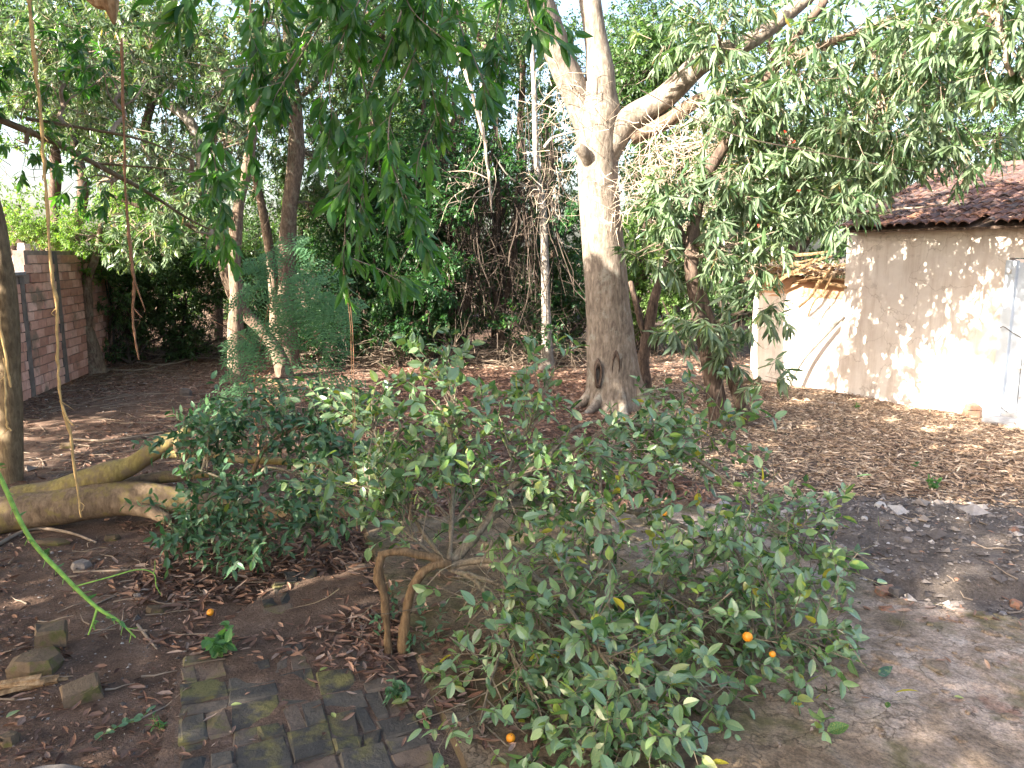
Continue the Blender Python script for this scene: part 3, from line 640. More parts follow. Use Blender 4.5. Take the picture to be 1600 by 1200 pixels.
# ------------------------------------------------------------------ the shed
E2 = unit((WB - WA)[:2]); E3 = np.array([E2[0], E2[1], 0]); NI = np.array([-E2[1], E2[0], 0])      # along the wall, into the shed
if NI[0] < 0: NI = -NI
Z3 = np.array([0, 0, 1.])
def wall_s(px, py): return np.dot(G(px, py)[:2] - WA[:2], E2)
def at_wall(px, Zh=None):                                   # distance along the wall of a picture column
    d = ray(px, 600)[:2]; A_ = np.array([[d[0], -E2[0]], [d[1], -E2[1]]]); t, s = np.linalg.solve(A_, WA[:2]); return s
def shed():
    s0 = at_wall(1308); s1 = at_wall(1556); s2 = s1 + 1.6; H = 2.62; rg = np.random.default_rng(9)
    org = WA + E3 * s0; root = empty('shed', org, 'beige plastered shed with red clay tile roof behind the leaf strewn yard', 'shed')
    W_ = lambda s, d, z: WA + E3 * s + NI * d + Z3 * z
    def surf(name, sa, sb, za, zb, mat, d=0., th=.16, nx=60, nz_=40, amp=.006):
        ss = np.linspace(sa, sb, nx); zz = np.linspace(za, zb, nz_); A, B_ = np.meshgrid(ss, zz, indexing='ij')
        V = WA + E3 * A.reshape(-1, 1) + Z3 * B_.reshape(-1, 1); k = noise(V, 1.7, 4, 4) * amp; V = V + NI * (d - k[:, None])
        i = (np.arange(nx - 1)[:, None] * nz_ + np.arange(nz_ - 1)).ravel(); bb = Buf(); bb.add(V, np.stack([i, i + nz_, i + nz_ + 1, i + 1], 1))
        box(bb, W_((sa + sb) / 2, d + th / 2 + .02, (za + zb) / 2), E3, NI, Z3, (sb - sa, th, zb - za))
        return link(name, bb, mat, root, smooth=True)
    surf('wall', s0, s1, -.1, H, 'plaster', amp=.012)
    surf('wall', s1 + .98, s2, -.1, H, 'plaster', amp=.012, nx=20)
    surf('lintel', s1 + .0, s1 + .98, 2.17, H, 'plaster', nx=10, nz_=8)
    bb = Buf(); box(bb, W_(s0 + .09, 1.35, H / 2 - .05), NI, E3, Z3, (2.3, .17, H + .1)); link('side_wall', bb, 'plaster', root)
    # door
    dr = Buf(); box(dr, W_(s1 + .56, .05, 1.08), E3, NI, Z3, (.82, .02, 2.0)); door = link('door', dr, 'paintwood', root)
    for k in range(5):
        pb = Buf(); box(pb, W_(s1 + .20 + k * .165, .025, 1.12), E3, NI, Z3, (.152, .03, 1.98), bev=.005, jit=.0015, rg=rg); link('plank', pb, 'paintwood', door)
    for s, w in ((s1 + .06, .13), (s1 + .97 - .0, .12)):
        pb = Buf(); box(pb, W_(s, -.015, 1.06), E3, NI, Z3, (w, .10, 2.16), bev=.008, jit=.002, rg=rg); link('door_frame', pb, 'paintwood', root)
    pb = Buf(); tube(pb, [W_(s1 + .02, -.09, 1.25), W_(s1 + .09, -.13, 1.27), W_(s1 + .16, -.06, 1.20), W_(s1 + .26, -.03, 1.14)], .006, 5); link('wire_latch', pb, 'twig_dark', root)
    pb = Buf(); tube(pb, [W_(s1 + .06, -.10, .28), W_(s1 + .12, -.09, .2), W_(s1 + .2, -.05, .14)], .006, 5); link('wire_latch', pb, 'twig_dark', root)
    pb = Buf(); box(pb, W_(s1 + .58, .08, .03), E3, NI, Z3, (1.0, .22, .20), bev=.02, jit=.004, rg=rg); link('threshold', pb, 'step', root)
    pb = Buf(); box(pb, W_(s1 + .62, -.26, .01), E3, NI, Z3, (1.1, .34, .13), bev=.02, jit=.006, rg=rg); link('step', pb, 'step', root)
    # roof : rows of curved clay tiles
    sl_ = math.radians(21); UPV = NI * math.cos(sl_) + Z3 * math.sin(sl_); NRM = -NI * math.sin(sl_) + Z3 * math.cos(sl_)
    rf = Buf(); RL = 2.62; over = .24; r0 = s0 + .03 ; r1 = s2 + .1
    box(rf, W_((r0 + r1) / 2, -over, H - .02) + UPV * (RL / 2) - NRM * .05, E3, UPV, NRM, (r1 - r0 - .1, RL - .04, .03)); roof = link('roof', rf, 'bark_dark', root)
    w, ex, ln = .152, .258, .34; prof = [(-.5, 0), (-.36, .020), (-.2, .040), (0, .046), (.2, .040), (.36, .020), (.5, 0)]
    meshes = []
    for tv in range(7):
        tb = Buf(); V = []
        for yy, lift in ((0, .030), (ln, .0)):
            for x, z in prof: V.append([x * w * 1.04, yy, z + lift])
        for x, z in prof: V.append([x * w * 1.04, 0.004, z + .030 - .022])
        F = [[i, i + 1, 8 + i, 7 + i] for i in range(6)] + [[14 + i, 15 + i, 1 + i, i] for i in range(6)]
        V = np.array(V); V[:, 1] += rg.normal(size=len(V)) * .002; tb.add(V, F, tv / 6); meshes.append(tb.mesh('tile', 'tile'))
    R3 = Matrix([[E3[i], UPV[i], NRM[i]] for i in range(3)]); k = 0
    nrow = int(RL / ex)
    for r in range(nrow + 1):
        ncol = int((r1 - r0) / w)
        for c in range(ncol):
            p = W_(r0 + (c + .5) * w, -over, H) + UPV * (r * ex - .05) + E3 * rg.normal() * .006 + UPV * rg.normal() * .012 + NRM * rg.normal() * .003
            if r == 0 and rg.random() < .05: continue
            tt = np.clip(rg.normal(.42, .24) + (.28 if r < 2 else -.05), 0, 1); o = bpy.data.objects.new('tile', meshes[int(tt * 6.01)]); C.objects.link(o); o.parent = roof
            a = Matrix.Rotation(rg.normal() * .03, 3, 'Z'); m = (R3 @ a).to_4x4(); m.translation = Vector(p - org); o.matrix_local = m; k += 1
    for c in range(int((r1 - r0) / .36)):                     # ridge
        tb = Buf(); th = np.linspace(0, math.pi, 7); V = []
        for x in (0, .40):
            for t in th: V.append([x, math.cos(t) * .10, math.sin(t) * .08])
        tb.add(np.array(V), [[i, i + 1, 8 + i, 7 + i] for i in range(6)], rg.random() * .6)
        o = link('ridge_tile', tb, 'tile', roof, origin=(0, 0, 0)); m = Matrix([[E3[i], NI[i], Z3[i]] for i in range(3)]).to_4x4()
        m.translation = Vector(W_(r0 + c * .36, -over, H) + UPV * RL + NRM * .02 - org); o.matrix_local = m
    bb = Buf(); R2 = WA + E3 * s0
    for dd, hh in ((.05, H), (1.25, H + .45), (2.4, H + .9)):
        pass
    gv = np.array([W_(s0 + .02, .02, H - .06), W_(s0 + .02, 2.5, H - .06), W_(s0 + .02, 2.1, H + .82), W_(s0 + .17, .02, H - .06), W_(s0 + .17, 2.5, H - .06), W_(s0 + .17, 2.1, H + .82)])
    bb.add(gv, [[0, 1, 2], [3, 5, 4], [0, 2, 5, 3], [1, 4, 5, 2], [0, 3, 4, 1]]); link('gable', bb, 'plaster', root)
    pb = Buf(); tube(pb, [W_(s0 + .45, -.26, 2.72), W_(s0 + .9, -.2, 2.86), W_(s0 + 1.3, -.1, 2.88), W_(s0 + 1.8, .1, 3.0)], .012, 5, 4, .2)
    tag(link('fallen_stick', pb, 'twig', origin=W_(s0 + .45, -.26, 2.72)), 'thin bare stick lying across the lower rows of roof tiles', 'stick')
    # leaves blown on to the roof
    n = 1500; ss = rg.uniform(r0, r1, n); uu = RL * rg.beta(1.1, 1.5, n); B = WA + E3 * ss[:, None] + NI * -over + Z3 * H + UPV * uu[:, None] + NRM * .062
    LV = Leaves(); a = rg.uniform(0, 6.28, n)[:, None]; LV.add(B, E3 * np.cos(a) + UPV * np.sin(a), NRM + rg.normal(size=(n, 3)) * .2, rg.uniform(.05, .11, n), rg.uniform(.012, .022, n), .1, rg.beta(2, 2, n) * .8)
    lb = Buf(); put_leaves(lb, LV.arr(), CURL); tag(link('leaf_litter', lb, 'litter_brown', origin=W_(r0, 0, H)), 'scattered dry leaves lying on the tiled roof', 'leaves', kind='stuff')
    return s0, s1, W_
s0, s1, W_ = shed()
def lean_to():
    rg = np.random.default_rng(21); sa = at_wall(1165); sb = s0 - .03; Hh = 1.55
    root = empty('ruined_outbuilding', W_(sa, .1, 0), 'low plastered outbuilding with collapsed roof against the left end of the shed', 'outbuilding')
    bb = Buf(); ss = np.linspace(sa, sb, 40); zz = np.linspace(-.1, Hh, 26); A, B_ = np.meshgrid(ss, zz, indexing='ij')
    V = WA + E3 * A.reshape(-1, 1) + Z3 * B_.reshape(-1, 1); V = V + NI * (.10 - .02 * noise(V, 2.4, 2, 4))[:, None]; i = (np.arange(39)[:, None] * 26 + np.arange(25)).ravel()
    bb.add(V, np.stack([i, i + 26, i + 27, i + 1], 1)); box(bb, W_((sa + sb) / 2, .24, Hh / 2 - .05), E3, NI, Z3, (sb - sa, .2, Hh + .1)); link('wall', bb, 'plaster', root, smooth=True)
    pb = Buf(); box(pb, W_((sa + sb) / 2, .16, Hh + .12), E3, NI, Z3, (sb - sa - .02, .16, .30), jit=.015, rg=rg); link('wall_head', pb, 'plaster_brown', root)
    pb = Buf(); box(pb, W_((sa + sb) / 2 - .2, 1.0, Hh + .22), E3, NI, Z3, (sb - sa + .3, 1.6, .06), jit=.03, rg=rg); link('roof_deck', pb, 'bark_dark', root)
    for k in range(11):
        s = sa + (sb - sa) * rg.uniform(.15, .95); a = rg.normal() * .35; d0 = rg.uniform(-.15, .2); zz_ = Hh + rg.uniform(.2, .42)
        ax = unit(E3 * math.cos(a) + NI * math.sin(a) + Z3 * rg.normal() * .18); ay = unit(np.cross(Z3, ax)); az = np.cross(ax, ay); pb = Buf()
        L = rg.uniform(.6, 1.25); n_ = 9; t = np.linspace(-L / 2, L / 2, n_); w_ = rg.uniform(.04, .09)
        box(pb, W_(s, d0, zz_), ax, ay, az, (L, w_ * 1.6, .03), jit=.012, rg=rg); link('plank', pb, 'wood', root)
    for q in ((1302, 418, 1248, 480, .03), (1300, 430, 1262, 495, .016), (1215, 440, 1300, 400, .03), (1200, 408, 1302, 392, .03), (1205, 425, 1270, 405, .02), (1225, 418, 1300, 425, .02)):
        pb = Buf(); a_ = P(q[0], q[1], W_(at_wall(q[0]), -.25, 0)[1]); c_ = P(q[2], q[3], W_(at_wall(q[2]), -.3, 0)[1]); tube(pb, wander(a_, c_, 4, .03, rg), [q[4], q[4] * .6], 5, 2, .3); link('splintered_beam', pb, 'wood', root)
    for k in range(14):
        pb = Buf(); s = sa + (sb - sa) * rg.random(); p = W_(s, rg.uniform(.0, .7), Hh + rg.uniform(.28, .42)); th = np.linspace(0, math.pi, 6); V = np.array([[x, math.cos(t) * .09, math.sin(t) * .05] for x in (0, .34) for t in th])
        R = np.array(Matrix.Rotation(rg.uniform(-.7, .7) + .5, 3, 'Z') @ Matrix.Rotation(rg.normal() * .25, 3, 'Y')); pb.add(V @ R.T + p, [[i, i + 1, 7 + i, 6 + i] for i in range(5)], rg.uniform(.2, .8)); link('tile', pb, 'tile', root)
    n = 2600; B = np.array([W_(sa + (sb - sa) * rg.uniform(-.1, 1), rg.uniform(-.15, 1.4), Hh + .30) for _ in range(n)]); B[:, 2] += rg.random(n) * .14 + .04
    LV = Leaves(); LV.add(B, rg.normal(size=(n, 3)) * [1, 1, .3], rg.normal(size=(n, 3)) * .4 + [0, 0, 1], rg.uniform(.08, .15, n), rg.uniform(.015, .03, n), .2, rg.beta(3, 2, n))
    lb = Buf(); put_leaves(lb, LV.arr(), CURL); tangle(lb, W_((sa + sb) / 2, .5, Hh + .4), (.7, .5, .12), 60, (.4, .9), .006, rg, .5, .8)
    tag(link('leaf_litter', lb, 'litter_tan', origin=W_(sa, 0, Hh)), 'heap of dry leaves on the collapsed roof of the outbuilding', 'leaves', kind='stuff')
    # a bleached branch leaning on the wall
    pb = Buf(); tube(pb, [W_(at_wall(1245), -.25, .0), W_(at_wall(1262), -.16, .5), W_(at_wall(1290), -.06, .95), W_(at_wall(1312), -.03, 1.25)], [.045, .03], 7, 4, .15)
    tag(link('leaning_branch', pb, 'bark_pale', origin=W_(at_wall(1245), -.25, 0)), 'bare crooked branch leaning against the plastered wall where shed and outbuilding meet', 'branch')
lean_to()

# ================================================================== TREES
def limb(root, pts, radii, mat, name='limb', sides=12, per=6, rough=.12, flare=0, seed=1, rscale=4.):
    b = Buf(); P3 = [P(*p) if not isinstance(p, np.ndarray) else p for p in pts]
    tube(b, P3, radii, sides, per, rough, .5, flare, seed, rscale=rscale); link(name, b, mat, root, smooth=True); return spline(P3, 6)
def base(px, py): p = GG(px, py); p[2] -= .05; return p
# --- the big forked mango tree
bt = base(962, 636)
mt = empty('mango_tree', bt, 'large grey mango tree with forked trunk standing in the middle of the yard', 'tree')
Yb = bt[1]
tr = limb(mt, [bt + np.array([0, 0, -.1]), bt + np.array([0, 0, .14]), (956, 560, Yb), (948, 450, Yb), (940, 350, Yb), (934, 260, Yb), (936, 190, Yb), (934, 130, Yb)], [.52, .44, .36, .32, .285, .285, .32, .24], 'bark_big', 'trunk', 32, 9, .075, .45, 2, 3.)
lm = [limb(mt, [(930, 235, Yb), (908, 165, Yb), (880, 100, Yb - .1), (856, 40, Yb - .2), (830, -40, Yb - .4), (780, -230, Yb - .8)], [.20, .20, .195, .185, .17, .10], 'bark_big', sides=14, seed=3),
      limb(mt, [(938, 190, Yb - .04), (938, 120, Yb - .04), (930, 55, Yb), (922, 0, Yb), (905, -120, Yb + .2), (920, -300, Yb + .3)], [.24, .21, .165, .155, .13, .08], 'bark_big', sides=16, seed=4),
      limb(mt, [(945, 245, Yb - .05), (975, 195, Yb - .1), (1040, 150, Yb - .2), (1100, 95, Yb - .35), (1180, 60, Yb - .5), (1270, -10, Yb - .6), (1380, -90, Yb - .8)], [.19, .19, .165, .15, .11, .09, .07], 'bark_big', sides=14, seed=5),
      limb(mt, [(985, 215, Yb - .1), (1040, 190, Yb - .2), (1095, 155, Yb - .4), (1150, 140, Yb - .6), (1240, 90, Yb - .9), (1400, 30, Yb - 1.4)], [.11, .105, .09, .07, .06, .04], 'bark_brown', sides=10, seed=6),
      limb(mt, [(925, 262, Yb - .1), (912, 238, Yb - .3), (902, 228, Yb - .36)], [.10, .085, .06], 'bark_big', 'broken_stub', sides=10, seed=8)]
for (x, y, sx, sz) in ((935, 585, .045, .17), (962, 575, .05, .22), (950, 620, .05, .12), (985, 650, .03, .10)):    # healed hollows in the trunk foot
    b = Buf(); c = P(x, y, Yb - .36); th = np.linspace(0, 6.28, 13)[:-1]; V = []
    for k, (s, d) in enumerate(((1.35, .06), (1.15, -.045), (.8, -.04), (.5, .03))):
        for t in th: V.append([c[0] + math.cos(t) * sx * s * (1 + .12 * math.sin(3 * t)), c[1] + d + .02, c[2] + math.sin(t) * sz * s])
    b.add(V, [[l * 12 + i, l * 12 + (i + 1) % 12, l * 12 + 12 + (i + 1) % 12, l * 12 + 12 + i] for l in range(3) for i in range(12)]); link('bark_hollow', b, ['bark_dark'], mt, smooth=True)
for k, (ang, L) in enumerate(((-2.3, .7), (-1.5, .55), (-.75, .8), (.1, .6), (3.4, .6))):
    d = np.array([math.cos(ang), math.sin(ang), 0]); q0 = bt + d * .36; pts = [q0 + [0, 0, .42], q0 + d * .10 + [0, 0, .20], q0 + d * (.12 + L * .3) + [0, 0, .07], q0 + d * (.12 + L * .65) + [.03, .02, .03], q0 + d * (.12 + L) + [.05, -.02, -.04]]
    limb(mt, [np.array(q) for q in pts], [.05, .085, .055, .035, .02], 'bark_big', 'root', 10, 6, .25, seed=20 + k)
B_ = lambda px, py, Y, rx, rz, n, ry=None: (P(px, py, Y), (rx, ry or rx, rz), n)
# right hand foliage, hanging
mb = [B_(1120, 40, 10.2, .7, .6, 12), B_(1140, 170, 10, .5, .4, 8), B_(1250, 130, 9.8, .8, .5, 14), B_(1200, 260, 9.9, .75, .45, 15), B_(1290, 310, 9.7, .5, .35, 9),
      B_(1390, 210, 9.2, .75, .45, 15), B_(1340, 50, 9.6, 1.0, .7, 15), B_(1480, 50, 8.6, .6, .6, 11), B_(1510, 190, 8.8, .25, .35, 4), B_(1570, 50, 8.0, .35, .5, 8), B_(1320, 200, 9.6, .6, .4, 8)]
crown(mt, [lm[2], lm[3]], mb, (.11, .27), 'mango', 'twig', 300, nl=11, tw=6, cr=.36, tl=.22, wr=.19, density=1, gap=.45, more=1.3, carved=False, droop=.75, seed=31, tone=(.15, 1.0), outward=.4)
hi = [(P(930, 60, Yb) + np.array(o), r, n) for o, r, n in (((-1.5, 0, 3.0), (2, 2, 1.1), 40), ((1.0, .8, 3.4), (2.2, 2, 1.2), 40), ((3.2, -.5, 2.6), (1.8, 2, 1.0), 30))]
crown(mt, lm[:3], hi, (.16, .24), 'mango', 'twig', 0, nl=9, tw=4, cr=.45, tl=.3, gap=.3, seed=32)
b = Buf()
tangle(b, P(1090, 230, 10.6), (.75, .5, .45), 190, (.35, .9), .006); tangle(b, P(1000, 310, 10.8), (.5, .4, .4), 80, (.3, .8), .005); tangle(b, P(1000, 270, 10.9), (.5, .4, .3), 50, (.3, .8), .004)
tangle(b, P(900, 160, 11.2), (.6, .4, .5), 70, (.3, .9), .006)
link('dead_twigs', b, 'twig_pale', mt, kind='stuff')

# --- slender pale tree left of it
def tree(name, label, trunk, radii, mat, limbs=(), crowns=(), cat='tree', group=None, leaf=(.1, .16), lmat='broad', tmat='twig', nparts=0, sides=10, rough=.15, seed=1, flare=.3, **kw):
    b0 = trunk[0]; b0 = base(b0[0], b0[1]) if len(b0) == 2 else b0
    root = empty(name, b0, label, cat, group); Y = b0[1]
    f = lambda p: p if isinstance(p, np.ndarray) else (P(p[0], p[1], Y + (p[2] if len(p) > 2 else 0)))
    L = [limb(root, [b0 + np.array([0, 0, -.08])] + [f(p) for p in trunk[1:]], radii, mat, 'trunk', sides, 6, rough, flare, seed)]
    for lt in limbs: L.append(limb(root, [f(p) for p in lt[0]], lt[1], lt[2] if len(lt) > 2 else mat, 'limb', max(6, sides - 3), 5, rough, seed=seed + 3))
    if crowns: crown(root, L, [(f(c[:3]), c[3], c[4]) for c in crowns], leaf, lmat, tmat, nparts, seed=seed, **kw)
    return root, L
r_, L_ = tree('slender_tree', 'slender pale trunk with dead twigs standing just left of the large mango tree', [(856, 574), (853, 480), (851, 400), (848, 330), (838, 250), (835, 150), (830, 40)], [.10, .085, .08, .075, .06, .05, .04],
     'bark_pale', [([(851, 230, 0), (865, 215, -.1), (900, 205, -.2)], [.04, .02]), ([(846, 300), (800, 280, -.3), (770, 240, -.4)], [.03, .01])], seed=12, flare=.6)
b = Buf(); tangle(b, P(860, 300, 13.6), (.4, .4, .8), 60, (.3, .8), .004); tangle(b, P(730, 290, 12.6), (.4, .3, .4), 24, (.3, .8), .005); tube(b, [P(752, 130, 12.6), P(755, 200, 12.6), P(762, 260, 12.6), P(768, 330, 12.6)], [.025, .012], 6, 4, .2)
link('dead_twigs', b, 'twig_pale', r_, kind='stuff')

# --- leaning twin trunks right of the big tree
tt, TL = tree('leaning_tree', 'leaning dark twin trunked mango tree with drooping leaves close to the plastered wall',
     [(1130, 668), (1112, 580), (1092, 490), (1080, 400), (1098, 290, .2), (1140, 215, .2), (1200, 120, .3), (1290, 0, .2)], [.115, .10, .095, .085, .075, .065, .055, .05], 'bark_dark',
     [([(1167, 660), (1150, 610), (1122, 540), (1100, 470), (1086, 420)], [.09, .08, .075, .06, .05]), ([(1084, 420), (1060, 350, .1), (1020, 300, .1)], [.04, .02])],
     [(1040, 330, 0, (.4, .4, .3), 6), (1010, 390, -.1, (.25, .3, .2), 3), (1110, 400, -.2, (.5, .4, .35), 9), (1180, 380, -.1, (.4, .4, .35), 7), (1090, 500, -.3, (.35, .3, .3), 5), (1180, 480, -.3, (.35, .3, .3), 5), (1150, 560, -.4, (.25, .25, .15), 3), (1200, 590, -.5, (.2, .2, .1), 2), (1010, 640, -.8, (.12, .1, .08), 1), (1060, 300, 0, (.5, .4, .3), 8), (1200, 320, .2, (.3, .3, .3), 6), (1150, 300, .2, (.5, .4, .4), 9)],
     leaf=(.11, .26), wr=.2, lmat='mango', nparts=300, more=1.2, nl=12, tw=4, cr=.24, tl=.16, gap=.8, droop=.8, seed=14, tone=(.15, 1), flare=.3, outward=.3, carved=False)
b = Buf(); tangle(b, P(1110, 330, 11), (.5, .5, .5), 120, (.3, .9), .006); link('dead_twigs', b, 'twig_pale', tt, kind='stuff')
tree('rotten_stump_tree', 'rough dark broken trunk leaning up directly right of the large mango trunk', [(1008, 618), (1006, 560), (1016, 500), (1024, 460), (1040, 410), (1058, 360)], [.13, .10, .095, .08, .06, .04], 'bark_dark',
     [([(1010, 540), (1000, 500, 0), (985, 440, .1)], [.06, .04])], seed=17, rough=.3)

# --- four trunks in the left middle, their crowns overhead
GRP = 'tall trees in the left half of the yard'
tree('crooked_tree', 'crooked tree with pale curved upper trunk in the left half of the yard',
     [(448, 588), (434, 550), (408, 515), (382, 488), (362, 450), (351, 410), (347, 380), (341, 340)],
     [.15, .12, .115, .11, .12, .125, .115, .10], 'bark_brown', [([(343, 352), (340, 335), (322, 285), (312, 235), (300, 195), (272, 168), (240, 148), (216, 115), (192, 60), (165, -10), (120, -120)], [.106, .10, .095, .095, .09, .085, .085, .085, .08, .07, .05], 'bark_pale'), ([(240, 150), (205, 135), (150, 138), (115, 125)], [.06, .04, .03, .02]), ([(352, 385), (280, 345, -.3), (210, 320, -.6), (160, 300, -.8)], [.05, .03])],
     [(140, 60, -1, (1.2, 1.2, .8), 26), (250, 60, -.6, (1.0, 1, .8), 20), (60, 150, -1.2, (1.0, 1, .5), 18), (180, 230, -1, (.9, .9, .4), 14), (300, 300, -.8, (.8, .8, .4), 14), (230, 370, -.8, (.5, .5, .3), 8), (20, 60, -1, (.8, .8, .7), 12), (100, -100, 0, (1.8, 2, .9), 30)],
     group=GRP, nparts=150, leaf=(.11, .18), lmat='mango', nl=11, tw=6, cr=.4, tl=.22, gap=.7, seed=41, minpx=13, more=1.5)
tree('grey_tree', 'short grey trunk rising straight up behind the crooked tree', [(371, 598), (368, 520), (370, 460), (366, 410), (372, 330), (390, 240), (400, 120), (390, 0)], [.16, .125, .12, .11, .1, .09, .07, .05], 'bark_brown', [],
     [(360, 120, .5, (1.1, 1.1, .8), 26), (420, 40, .5, (1.2, 1.2, .8), 26), (330, 220, .8, (.8, .8, .5), 14), (380, -120, .5, (2, 2, .9), 36)], group=GRP, leaf=(.10, .16), lmat='mango', nl=11, tw=6, cr=.42, gap=.7, seed=42, more=1.8)
tree('straight_tree', 'tallest straight brown trunk behind the feathery sapling', [(450, 575), (448, 500), (449, 420), (452, 330), (463, 240), (460, 160), (452, 70), (440, -40)], [.22, .175, .16, .15, .14, .12, .10, .08], 'bark_brown',
     [([(460, 170), (430, 120), (400, 40), (380, -40)], [.07, .04]), ([(462, 160), (520, 100), (560, 30)], [.06, .03]), ([(455, 130), (480, 60), (500, -20)], [.05, .03])],
     [(520, 110, .8, (1.1, 1.1, .8), 28), (580, 30, .8, (1.1, 1, .7), 24), (500, 250, 1.2, (1.0, 1, .6), 20), (430, 200, .8, (.8, .8, .7), 16), (520, 330, 1.5, (.7, .7, .4), 10), (480, -120, .5, (2, 2, 1), 36)], group=GRP, leaf=(.09, .15), lmat='broad', nl=12, tw=6, cr=.42, gap=.7, seed=43, more=2.0)
tree('forked_tree', 'thinner brown trunk leaning left beside the tallest straight trunk', [(428, 570), (430, 500), (426, 430), (416, 360), (400, 280), (380, 200)], [.14, .11, .10, .09, .07, .05], 'bark_brown', [], [(400, 300, 1, (.7, .7, .5), 10)], group=GRP, seed=44, leaf=(.09, .15))
r_, L_ = tree('wall_tree', 'old gnarled tree forking low in front of the pink brick wall', [(150, 582), (140, 540), (128, 505), (118, 470), (102, 430), (88, 390), (75, 350)], [.20, .16, .15, .11, .09, .07, .05], 'bark_brown',
     [([(134, 520), (138, 480), (136, 440), (150, 400), (158, 350)], [.11, .10, .08, .06, .04]), ([(120, 470), (128, 440), (124, 400), (118, 350)], [.06, .04, .03]), ([(108, 455), (80, 410), (60, 380)], [.05, .03])],
     [(80, 350, 0, (.7, .7, .3), 26), (150, 370, 0, (.6, .7, .35), 22), (120, 425, .2, (.5, .5, .25), 14), (200, 330, .4, (.7, .7, .35), 22), (50, 370, -.1, (.4, .5, .2), 10)], leaf=(.05, .09), lmat='bright', nl=14, tw=8, cr=.25, tl=.2, wr=.42, tpl=SMALL, tname='small', droop=.1, seed=45, rough=.3, gap=.6, pos=(.1, 1))
# --- the post like trunk at the left edge, its low boughs and its crown, with unseen clumps added overhead for shade
pb_ = base(14, 752)
pt, PL = tree('smooth_tree', 'smooth ochre trunk rising beside the broken end of the fallen log', [pb_, (18, 640), (14, 520), (4, 420), (-10, 340), (-45, 220, -.2), (-90, 60, -.5), (-150, -150, -.8)], [.115, .098, .10, .092, .085, .08, .075, .07], 'bark_post',
     [([(-40, 170, .5), (20, 195, .6), (90, 225, .8), (160, 262, 1.0), (230, 300, 1.2), (300, 345, 1.5), (360, 372, 1.6)], [.04, .034, .03, .026, .02, .012, .006]), ([(40, 185, .7), (130, 200, .9), (220, 218, 1.0), (300, 250, 1.3)], [.02, .016, .012, .005]),
      ([(150, 255, 1.0), (240, 262, 1.0), (330, 268, 1.1)], [.014, .008, .004])],
     [(170, 290, 1.1, (.45, .5, .18), 5), (300, 290, 1.4, (.35, .4, .2), 4), (40, 230, .7, (.3, .3, .2), 4), (330, 370, 1.5, (.25, .3, .15), 4), (100, 110, 1.0, (.5, .5, .3), 6), (200, 120, 1.2, (.4, .4, .3), 5), (0, 60, .4, (.5, .5, .4), 6)],
     leaf=(.10, .16), lmat='hang', nparts=160, nl=10, tw=4, cr=.25, tl=.2, gap=.9, seed=46, flare=.15, droop=.6, wr=.3)
b = Buf(); tangle(b, P(60, 200, 8.2), (.5, .4, .5), 40, (.3, .9), .005); tangle(b, P(300, 200, 9), (.9, .6, .8), 70, (.4, 1.2), .004); link('dead_twigs', b, 'twig', pt, kind='stuff')
off = lambda c, r, n: (np.array(c, float), r, n)
shade_clumps = [off((-8.6, 3.0, 5.2), (2.2, 2.6, 1.5), 70), off((-7.2, 6.4, 5.9), (2.4, 2.2, 1.4), 70), off((-9.5, 8.5, 5.4), (2.0, 2.2, 1.6), 60), off((-7.6, -.4, 5.0), (2.4, 2.2, 1.4), 60), off((-5.6, 3.6, 6.2), (2.0, 2.4, 1.2), 56), off((-10.5, 5.5, 4.0), (1.8, 3, 1.3), 50), off((-6.5, 9.6, 6.4), (2, 1.6, 1.0), 40), off((-8.0, 1.4, 3.4), (1.6, 1.8, 1.0), 34)]
shade_clumps = [(c + np.array([.5, -1.9, 0]), r, n) for c, r, n in shade_clumps] + [off((-6.2, -2.6, 5.8), (2.2, 1.8, 1.2), 50), off((-10.6, 6.6, 4.6), (1.6, 2.0, 1.3), 40), off((-4.0, -2.2, 6.4), (1.8, 1.6, 1.0), 40), off((-6.6, -1.2, 3.6), (1.7, 1.6, .9), 44), off((-9.5, 2.8, 3.6), (1.5, 1.6, .9), 40), off((-8.4, .8, 3.4), (1.4, 1.4, .8), 30), off((-4.6, 6.9, 5.7), (.8, .8, .45), 28)]  # unseen leaf clumps, added to shade the foreground, the log and the mango trunk
crown(pt, PL[:1], shade_clumps, (.17, .26), 'broad', 'twig', 0, nl=10, tw=5, cr=.5, tl=.35, wr=.42, gap=.7, seed=47, more=1.5)

